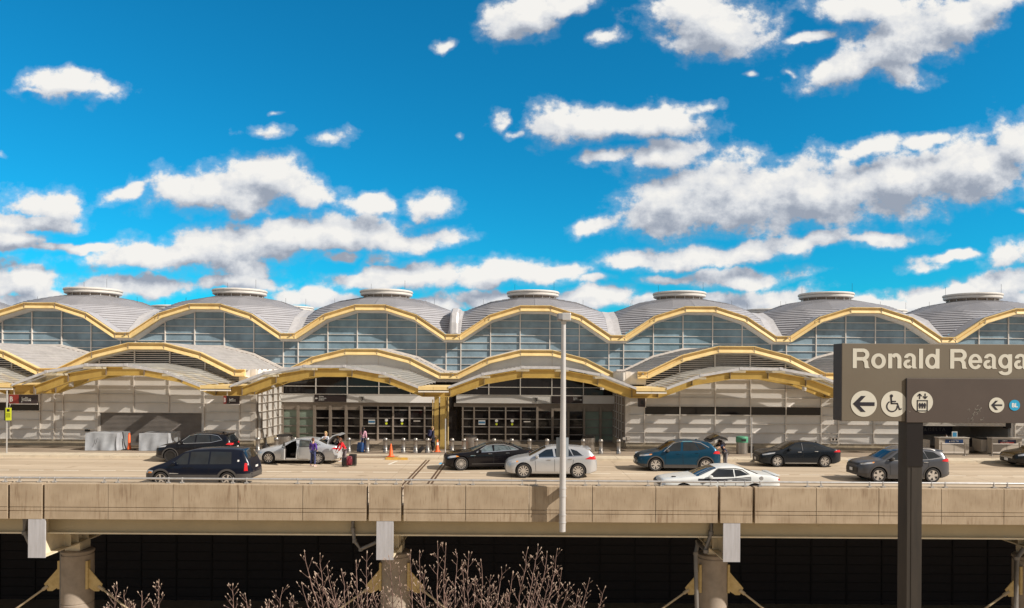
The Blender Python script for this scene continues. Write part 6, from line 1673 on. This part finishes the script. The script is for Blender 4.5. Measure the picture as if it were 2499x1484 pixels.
for (xa,za),(xb,zb) in zip(sq, sq[1:]+sq[:1]): q.append((xa-(0.05 if xa<xb else (-0.05 if xa>xb else 0)),za-(0.05 if za<zb else (-0.05 if za>zb else 0)),xb+(0.05 if xa<xb else (-0.05 if xa>xb else 0)),zb+(0.05 if za<zb else (-0.05 if za>zb else 0)),0.09))
for cx_ in (-0.23,0,0.23):
    q += [(cx_,-0.60,cx_,-0.15,0.13),(cx_,-0.15,cx_,-0.07,0.09),(cx_-0.085,-0.18,cx_-0.085,-0.42,0.04),(cx_+0.085,-0.18,cx_+0.085,-0.42,0.04)]
q += [(-0.26,0.28,-0.26,0.78,0.10),(-0.27,0.76,-0.46,0.54,0.09),(-0.25,0.76,-0.06,0.54,0.09),(0.26,0.80,0.26,0.30,0.10),(0.27,0.32,0.46,0.54,0.09),(0.25,0.32,0.06,0.54,0.09)]
strokes('lift_symbol', o, q, p, r2, YD-0.0005)
o, p = disc(2431,988.6,18.5,M['signwhite'],YD-0.0005)
ink('arrow', o, [[(-0.74,0),(-0.18,0.58),(0.16,0.58),(-0.32,0.10),(0.72,0.10),(0.72,-0.10),(-0.32,-0.10),(0.16,-0.62),(-0.18,-0.62)]], p, 18.5/F*YD, YD-0.0005)
o, p = disc(2474.6,989,13.2,M['signblue'],YD-0.0005)
text_mesh('lettering', 'BL', 0.060, M['letter'], t, lt(p.x,YD-0.0040,p.z-0.020), 0.0018, 'CENTER', depth=0.001)
# worn patches on the lower panel
rn = random.Random(4); m = MB().use(M['signwarm'])
for (cx_, cy_, n_, sp_) in ((2386,1000,26,9),(2372,1011,5,3),(2362,1000,4,3),(2368,1024,10,7),(2395,1021,6,6),(2216,1006,3,4)):
    for k in range(n_):
        a = fs(cx_+rn.gauss(0,sp_*0.5), cy_+rn.gauss(0,sp_*0.55), YD); w_ = rn.uniform(0.002,0.007); h_ = rn.uniform(0.002,0.012); sk = w_*rn.uniform(-1,2)
        m.prism_xz([(a.x-w_,a.z-h_),(a.x+w_*0.4,a.z-h_*0.7),(a.x+w_+sk,a.z+h_*0.8),(a.x-w_*0.3+sk,a.z+h_)], YD-0.0012, YD-0.0004)
m.build('scuff', t)
pl, pr = fs(2213,1100).x, fs(2250,1100).x
o = MB().use(M['signpost']).cbox(pl,pr,7.80,7.985,-11,bl.z,0.004).build('post', t)
zs = fs(2230,1138).z
MB().use(M['signpostdark']).box(pl-0.006,pr+0.002,7.792,7.9,zs,bl.z-0.001).build('post_sleeve', o)
MB().use(M['signpost']).box(pl+0.045,pl+0.052,7.796,7.80,-11,zs).build('post_groove', o)

# ================================================================== BARE TREES
def bare_tree(x0, Y0, tips, label, seed, fork=-3.2):
    rnd = random.Random(seed); t = thing('bare_tree', label, 'tree', (x0,Y0,-11), 0, 'bare budding trees below the bridge')
    m = MB().use(M['bark']); m.lathe([(0.20,-11),(0.15,-10.2),(0.12,-7.5),(0.09,fork)], (x0,Y0,0), 'z', 12); m.build('trunk', t, smooth=True)
    br = MB().use(M['bark']); bd = MB().use(M['bud'])
    def bud(p, d, s_=1.0):
        d = d.normalized(); L_ = rnd.uniform(0.030,0.055)*s_; r = L_*0.21; bd.tube([p, p+d*L_*0.35, p+d*L_*0.7, p+d*L_], [r*0.35,r,r*0.8,r*0.15], 5)
    def twig(p, d, L_, r, depth):
        n = max(2, int(L_/0.09)); pts = [p.copy()]; q = p.copy(); dd = d.normalized()
        for i in range(n):
            dd = (dd+Vector((rnd.gauss(0,0.10),rnd.gauss(0,0.10),rnd.gauss(0.05,0.05)))).normalized(); q = q+dd*(L_/n); pts.append(q.copy())
        rs = [r*(1-0.55*i/n) for i in range(n+1)]; br.tube(pts, rs, 5 if r < 0.012 else 7, False); bud(pts[-1], dd, 1.15)
        for i in range(1, n):
            if rnd.random() < 0.75: 
                a = rnd.uniform(0,6.28); sd = (dd*1.1+Vector((math.cos(a)*0.9,math.sin(a)*0.6,0.25))).normalized()
                if depth > 0 and rnd.random() < 0.55: twig(pts[i], sd, L_*rnd.uniform(0.35,0.6), rs[i]*0.6, depth-1)
                else: br.tube([pts[i], pts[i]+sd*0.03], [0.004,0.003], 4, False); bud(pts[i]+sd*0.028, (sd+Vector((0,0,0.6))), 0.85)
    for (px, py) in tips:
        Y = Y0+rnd.uniform(-1.3,1.3); tip = P(px, py, Y); base = Vector((x0+(tip.x-x0)*0.28, Y0+(Y-Y0)*0.3, fork+rnd.uniform(-0.2,0.6)))
        # limb from the fork, bowing outwards then rising to the tip
        pts = []; n = 26; mid = Vector((x0+(tip.x-x0)*0.86, Y0+(Y-Y0)*0.8, fork+(tip.z-fork)*0.45)); w_ = [rnd.gauss(0,0.02) for _ in range(2)]
        ph = rnd.uniform(0,6)
        for i in range(n+1):
            s_ = i/n; q = (1-s_)**2*base+2*(1-s_)*s_*mid+s_*s_*tip; q.x += 0.045*math.sin(9*s_+ph)*(1-s_*0.4); q.y += 0.05*math.cos(7*s_+ph); q.x += rnd.gauss(0,0.010); pts.append(q)
        rs = [0.024*(1-s_/n)**0.9+0.0050 for s_ in range(n+1)]
        br.tube([Vector((x0,Y0,fork-0.5))]+pts, [0.05]+rs, 6, False); bud(pts[-1], pts[-1]-pts[-2], 1.3)
        for i in range(7, n):
            for _q in range(1 if rnd.random() < 0.6 else 2):
                dd = (pts[i]-pts[i-1]).normalized(); a = rnd.choice((-1,1)); sd = (dd*1.0+Vector((a*rnd.uniform(0.5,0.95),rnd.uniform(-0.5,0.5),0.1))).normalized()
                left = (n-i)/n; L_ = rnd.uniform(0.10,0.20)+left*rnd.uniform(0.15,0.75); twig(pts[i], sd, L_, min(0.0075,rs[i]*0.55), 1 if left < 0.4 else 2)
    br.use(M['bud']); br.add(bd.v, bd.f); br.build('crown', t, smooth=True, recalc=False)
bare_tree(PX(330,16.5),16.5,[(281,1427),(300,1444),(340,1448),(388,1424),(318,1472)],'thin bare tree with budding twigs at the lower left',5,fork=-2.2)
bare_tree(PX(640,16.0),16.0,[(572,1428),(604,1450),(690,1436),(720,1456),(655,1468)],'low bare tree with budding twigs between the first and middle piers',11,fork=-2.0)
bare_tree(PX(1000,15.5),15.5,[(745,1347),(783,1352),(800,1385),(830,1395),(866,1372),(890,1352),(910,1402),(950,1360),(1005,1345),(975,1385),(770,1405),(742,1425),(850,1425),(930,1440),(1040,1395),(880,1448),(812,1440)],'large bare magnolia tree with pale buds in front of the middle pier',21,fork=-2.6)
bare_tree(PX(1140,16.5),16.5,[(1022,1348),(1064,1325),(1083,1332),(1110,1345),(1145,1350),(1128,1370),(1176,1370),(1200,1405),(1220,1388),(1285,1340),(1312,1332),(1334,1350),(1360,1344),(1372,1390),(1440,1412),(1476,1434),(1412,1440),(1340,1415),(1250,1400),(1160,1410),(1085,1395),(1240,1440),(1310,1400),(1385,1430),(1190,1440)],'large bare magnolia tree with pale buds under the lamp post',33,fork=-2.6)

# ================================================================== CAMERA, LIGHT, WORLD
cam = bpy.data.cameras.new('camera'); co = bpy.data.objects.new('camera', cam); COL.objects.link(co)
cam.sensor_width = 36; cam.sensor_fit = 'HORIZONTAL'; cam.lens = 36*F/2498; cam.shift_x = 0.0; cam.shift_y = (HY-742)/2498
cam.clip_start = 0.1; cam.clip_end = 5000
co.matrix_world = Matrix.Translation((0,0,CH)) @ Matrix.Rotation(R(90),4,'X') @ Matrix.Rotation(K,4,'Z')
S.camera = co
SUN = Vector((0.75,-0.34,0.57)).normalized()
sl = bpy.data.lights.new('sun','SUN'); sl.energy = 5.0; sl.angle = R(0.5); sl.color = (1.0,0.91,0.80)
so = bpy.data.objects.new('sun', sl); COL.objects.link(so); so.rotation_euler = SUN.to_track_quat('Z','Y').to_euler()

W = bpy.data.worlds.new('World'); S.world = W; W.use_nodes = True
nt = W.node_tree; N = nt.nodes; L = nt.links; N.clear()
out = N.new('ShaderNodeOutputWorld'); bg = N.new('ShaderNodeBackground'); L.new(bg.outputs[0], out.inputs[0])
sky = N.new('ShaderNodeTexSky'); sky.sky_type = 'NISHITA'; sky.sun_disc = False
sky.sun_elevation = math.asin(SUN.z); sky.sun_rotation = math.atan2(SUN.x, SUN.y)
sky.air_density = 1.0; sky.dust_density = 0.3; sky.ozone_density = 2.0
bg.inputs['Strength'].default_value = 0.086
# ---- cumulus field: masses placed by direction in the sky, broken up by noise
BL = [ # cx, cy, rx, ry, degrees (photo pixel units), weight
(155,212,112,36,0),(85,222,62,12,-5),(230,205,38,28,0),(650,320,46,14,0),(676,281,22,7,0),(755,296,12,6,0),(820,334,54,18,0),
(1086,112,26,13,15),(1141,342,14,9,0),(1212,290,18,30,0),(1250,325,26,8,15),
(1285,38,104,52,15),(1385,12,96,28,20),(1484,97,42,19,10),(1448,128,13,14,0),(1745,66,150,66,-5),(1815,100,76,42,0),(1700,20,100,40,0),
(2060,165,118,44,18),(2190,92,140,74,25),(2330,58,140,62,28),(2130,15,150,34,0),(2200,178,76,28,-6),(2430,8,90,38,20),(1975,88,70,14,12),(1925,181,14,9,0),
(1345,303,66,46,0),(1480,300,140,42,3),(1630,298,115,38,-3),(1725,263,34,13,10),(1485,374,82,20,8),(1622,380,100,40,4),
(1455,548,70,20,12),(1640,500,125,74,5),(1800,478,200,90,0),(2000,468,210,82,4),(2200,446,190,72,8),(2380,415,150,76,12),(2480,350,80,62,30),(2120,366,92,28,10),(2262,345,76,22,12),
(300,470,60,20,8),(400,440,52,24,10),(560,465,185,58,0),(660,435,120,52,-6),(770,478,70,26,0),(900,508,72,26,-4),(1035,502,68,30,0),
(190,606,140,13,0),(400,615,180,40,4),(560,605,170,52,5),(720,575,170,46,5),(860,568,140,40,0),(1000,590,96,28,5),(1090,575,58,22,5),(590,662,86,26,0),(820,626,66,15,5),
(110,497,86,34,-5),(50,545,140,24,0),(30,585,90,28,0),(15,650,50,26,0),(60,690,110,34,0),(310,700,140,28,0),(560,690,120,22,0),
(935,636,32,17,0),(1000,682,190,34,4),(1180,668,160,32,3),(1330,668,100,26,3),(1440,684,46,12,0),(900,690,100,26,0),
(1570,634,84,26,0),(1700,632,140,30,3),(1850,610,130,26,8),(1985,588,100,24,8),(2150,583,112,20,4),(1650,690,76,14,0),(1800,682,140,22,5),
(780,728,110,26,0),(1190,738,120,26,0),(1440,730,120,28,0),(1620,745,90,22,0),(1880,730,120,28,4),(1780,748,120,22,0),
(2320,628,76,15,5),(2262,646,46,13,0),(2470,618,76,34,20),(2290,722,150,26,6),(2440,690,100,34,12),(2160,745,150,22,0),(60,735,200,24,0),(1060,752,120,18,0),(2400,745,160,26,0),
(10,384,16,7,0),(1840,180,14,6,0),(2488,515,20,10,0)]
def wmath(op, a, b=None, c=None):
    n = N.new('ShaderNodeMath'); n.operation = op
    for i, q in enumerate((a,b,c)):
        if q is None: continue
        if isinstance(q, (int,float)): n.inputs[i].default_value = q
        else: L.new(q, n.inputs[i])
    return n.outputs[0]
def vmath(op, a, b=None, c=None):
    n = N.new('ShaderNodeVectorMath'); n.operation = op
    for i, q in enumerate((a,b,c)):
        if q is None: continue
        if isinstance(q, tuple): n.inputs[i].default_value = q
        else: L.new(q, n.inputs[i])
    return n.outputs['Value'] if op == 'LENGTH' else n.outputs[0]
def smooth(x, a, b, kind='SMOOTHSTEP'):
    n = N.new('ShaderNodeMapRange'); n.interpolation_type = kind; n.inputs['From Min'].default_value = a; n.inputs['From Max'].default_value = b
    L.new(x, n.inputs['Value']); return n.outputs['Result']
def noise2(vec, scale, det, rough):
    n = N.new('ShaderNodeTexNoise'); n.noise_dimensions = '2D'; n.inputs['Scale'].default_value = scale; n.inputs['Detail'].default_value = det; n.inputs['Roughness'].default_value = rough
    L.new(vec, n.inputs['Vector']); return n
def density(uv, ells):
    """cloud density at uv: union of soft ellipses plus noise"""
    wz = noise2(uv, 11, 3, 0.6)
    vec = vmath('MULTIPLY_ADD', vmath('SUBTRACT', wz.outputs['Color'], (0.5,0.5,0.5)), (0.056,0.036,0), uv)
    acc = None; rotv = {}
    for bi, e in enumerate(sorted(ells, key=lambda e: e[4])):
        px, py, rx, ry, an = e[:5]
        an = min((-6,0,5,10,18,28), key=lambda q: abs(q-an))
        y = py-K*(px-CX); x = px+K*(py-HY); X0, Y0_ = (x-CX)/F, (HY-y)/F
        if an not in rotv or bi % 6 == 0:      # chained on acc so that few values are alive at once
            rotv = {}; src = vec
            if acc is not None: src = vmath('MULTIPLY_ADD', acc, (0,0,0), vec)
            if an:
                vr = N.new('ShaderNodeVectorRotate'); vr.rotation_type = 'Z_AXIS'; L.new(src, vr.inputs['Vector']); vr.inputs['Angle'].default_value = R(-an); src = vr.outputs[0]
            rotv[an] = src
        c_, s_ = math.cos(R(an)), math.sin(R(an))
        xr, yr = X0*c_+Y0_*s_, -X0*s_+Y0_*c_
        kk = 1.35 if rx < 60 else (1.18 if rx < 90 else 1.12)
        kx, ky = F/(rx*kk), F/(ry*kk)
        ln = vmath('LENGTH', vmath('MULTIPLY_ADD', rotv[an], (kx,ky,0), (-xr*kx,-yr*ky,(0.76 if rx < 30 else 0.66 if rx < 60 else (0.35 if rx < 90 else 0.0)))))
        if acc is None: acc = ln
        else: acc = wmath('SMOOTH_MIN', acc, ln, 0.15)
    core = wmath('MULTIPLY', wmath('MAXIMUM', wmath('SUBTRACT', 1.0, acc), -1.5), 1.45)
    nz = noise2(vmath('MULTIPLY', uv, (1,1.3,1)), 24, 8, 0.60)
    return wmath('ADD', core, wmath('MULTIPLY_ADD', wmath('SUBTRACT', nz.outputs['Fac'], 0.5), 2.15, -0.02))
BL = [e for e in BL if e[2] > 13]
def background(col):
    b_ = N.new('ShaderNodeBackground'); L.new(col, b_.inputs['Color']); b_.inputs['Strength'].default_value = STR; return b_.outputs[0]
STR = 0.088
N.remove(bg)
tc = N.new('ShaderNodeTexCoord'); sx = N.new('ShaderNodeSeparateXYZ'); L.new(tc.outputs['Generated'], sx.inputs[0])
yy = wmath('MAXIMUM', wmath('ABSOLUTE', sx.outputs[1]), 0.08)
u = wmath('DIVIDE', sx.outputs[0], yy); v = wmath('DIVIDE', sx.outputs[2], yy)
cb = N.new('ShaderNodeCombineXYZ'); L.new(u, cb.inputs[0]); L.new(v, cb.inputs[1])
tint = N.new('ShaderNodeMix'); tint.data_type = 'RGBA'; tint.blend_type = 'MULTIPLY'; tint.inputs[0].default_value = 1.0
L.new(sky.outputs[0], tint.inputs[6]); tint.inputs[7].default_value = (0.05,0.93,1.25,1)
clear = tint.outputs[2]
def cumulus(ells):
    d0 = density(cb.outputs[0], ells)
    d1 = density(vmath('ADD', cb.outputs[0], (0.010,0.030,0)), ells)
    alpha = wmath('MULTIPLY_ADD', smooth(d0, -0.50, 0.06), 0.16, wmath('MULTIPLY', smooth(d0, -0.06, 0.50), 0.84))
    lit = wmath('MULTIPLY_ADD', wmath('SUBTRACT', d0, d1), 0.50, 0.47)
    lit = wmath('SUBTRACT', lit, wmath('MULTIPLY', smooth(d1, 0.4, 1.6), 0.16))
    cr = N.new('ShaderNodeValToRGB'); E = cr.color_ramp.elements
    E[0].position = 0.0; E[0].color = (0.36,0.41,0.50,1); E[1].position = 1.0; E[1].color = (1.0,0.985,0.95,1)
    e_ = E.new(0.35); e_.color = (0.56,0.60,0.67,1); e_ = E.new(0.65); e_.color = (0.80,0.82,0.85,1)
    L.new(lit, cr.inputs[0])
    c2 = vmath('MULTIPLY', cr.outputs[0], (8.5,8.5,8.5))
    mx = N.new('ShaderNodeMix'); mx.data_type = 'RGBA'; L.new(alpha, mx.inputs[0]); L.new(clear, mx.inputs[6]); L.new(c2, mx.inputs[7])
    return background(mx.outputs[2])
# the sky over the terminal in vertical sectors, each with only its own clouds
bounds = [-0.42,-0.14,0.14,0.42]
def sector(i):
    lo = -9 if i == 0 else bounds[i-1]; hi = 9 if i == len(bounds) else bounds[i]; out_ = []
    for e in BL:
        X0 = (e[0]-CX)/F; rr = e[2]*1.4/F+0.05
        if X0+rr > lo and X0-rr < hi: out_.append(e)
    return out_
cur = cumulus(sector(len(bounds)))
for i in range(len(bounds)-1, -1, -1):
    m_ = N.new('ShaderNodeMixShader'); L.new(wmath('GREATER_THAN', u, bounds[i]), m_.inputs[0]); L.new(cumulus(sector(i)), m_.inputs[1]); L.new(cur, m_.inputs[2]); cur = m_.outputs[0]
# everywhere else: unseen warm-white cloud cover added to neutralise the ambient light
cn = N.new('ShaderNodeTexNoise'); cn.inputs['Scale'].default_value = 3.2; cn.inputs['Detail'].default_value = 3; L.new(tc.outputs['Generated'], cn.inputs['Vector'])
m3 = N.new('ShaderNodeMix'); m3.data_type = 'RGBA'; L.new(smooth(cn.outputs['Fac'], 0.30, 0.52), m3.inputs[0]); L.new(clear, m3.inputs[6]); m3.inputs[7].default_value = (4.2,3.8,3.4,1)
other = background(m3.outputs[2])
where = wmath('MAXIMUM', smooth(v, 0.54, 0.70), smooth(wmath('ABSOLUTE', u), 0.74, 0.95))
where = wmath('MAXIMUM', where, smooth(sx.outputs[1], 0.30, 0.10))
m_ = N.new('ShaderNodeMixShader'); L.new(where, m_.inputs[0]); L.new(cur, m_.inputs[1]); L.new(other, m_.inputs[2])
L.new(m_.outputs[0], out.inputs[0])
S.view_settings.view_transform = 'Standard'; S.view_settings.look = 'None'; S.view_settings.exposure = 0.28; S.view_settings.gamma = 1.0
S.cycles.max_bounces = 6; S.cycles.diffuse_bounces = 3; S.cycles.glossy_bounces = 3; S.cycles.transparent_max_bounces = 10; S.cycles.caustics_reflective = False; S.cycles.caustics_refractive = False
S.cycles.use_denoising = True
W.cycles.sampling_method = 'MANUAL'; W.cycles.sample_map_resolution = 512
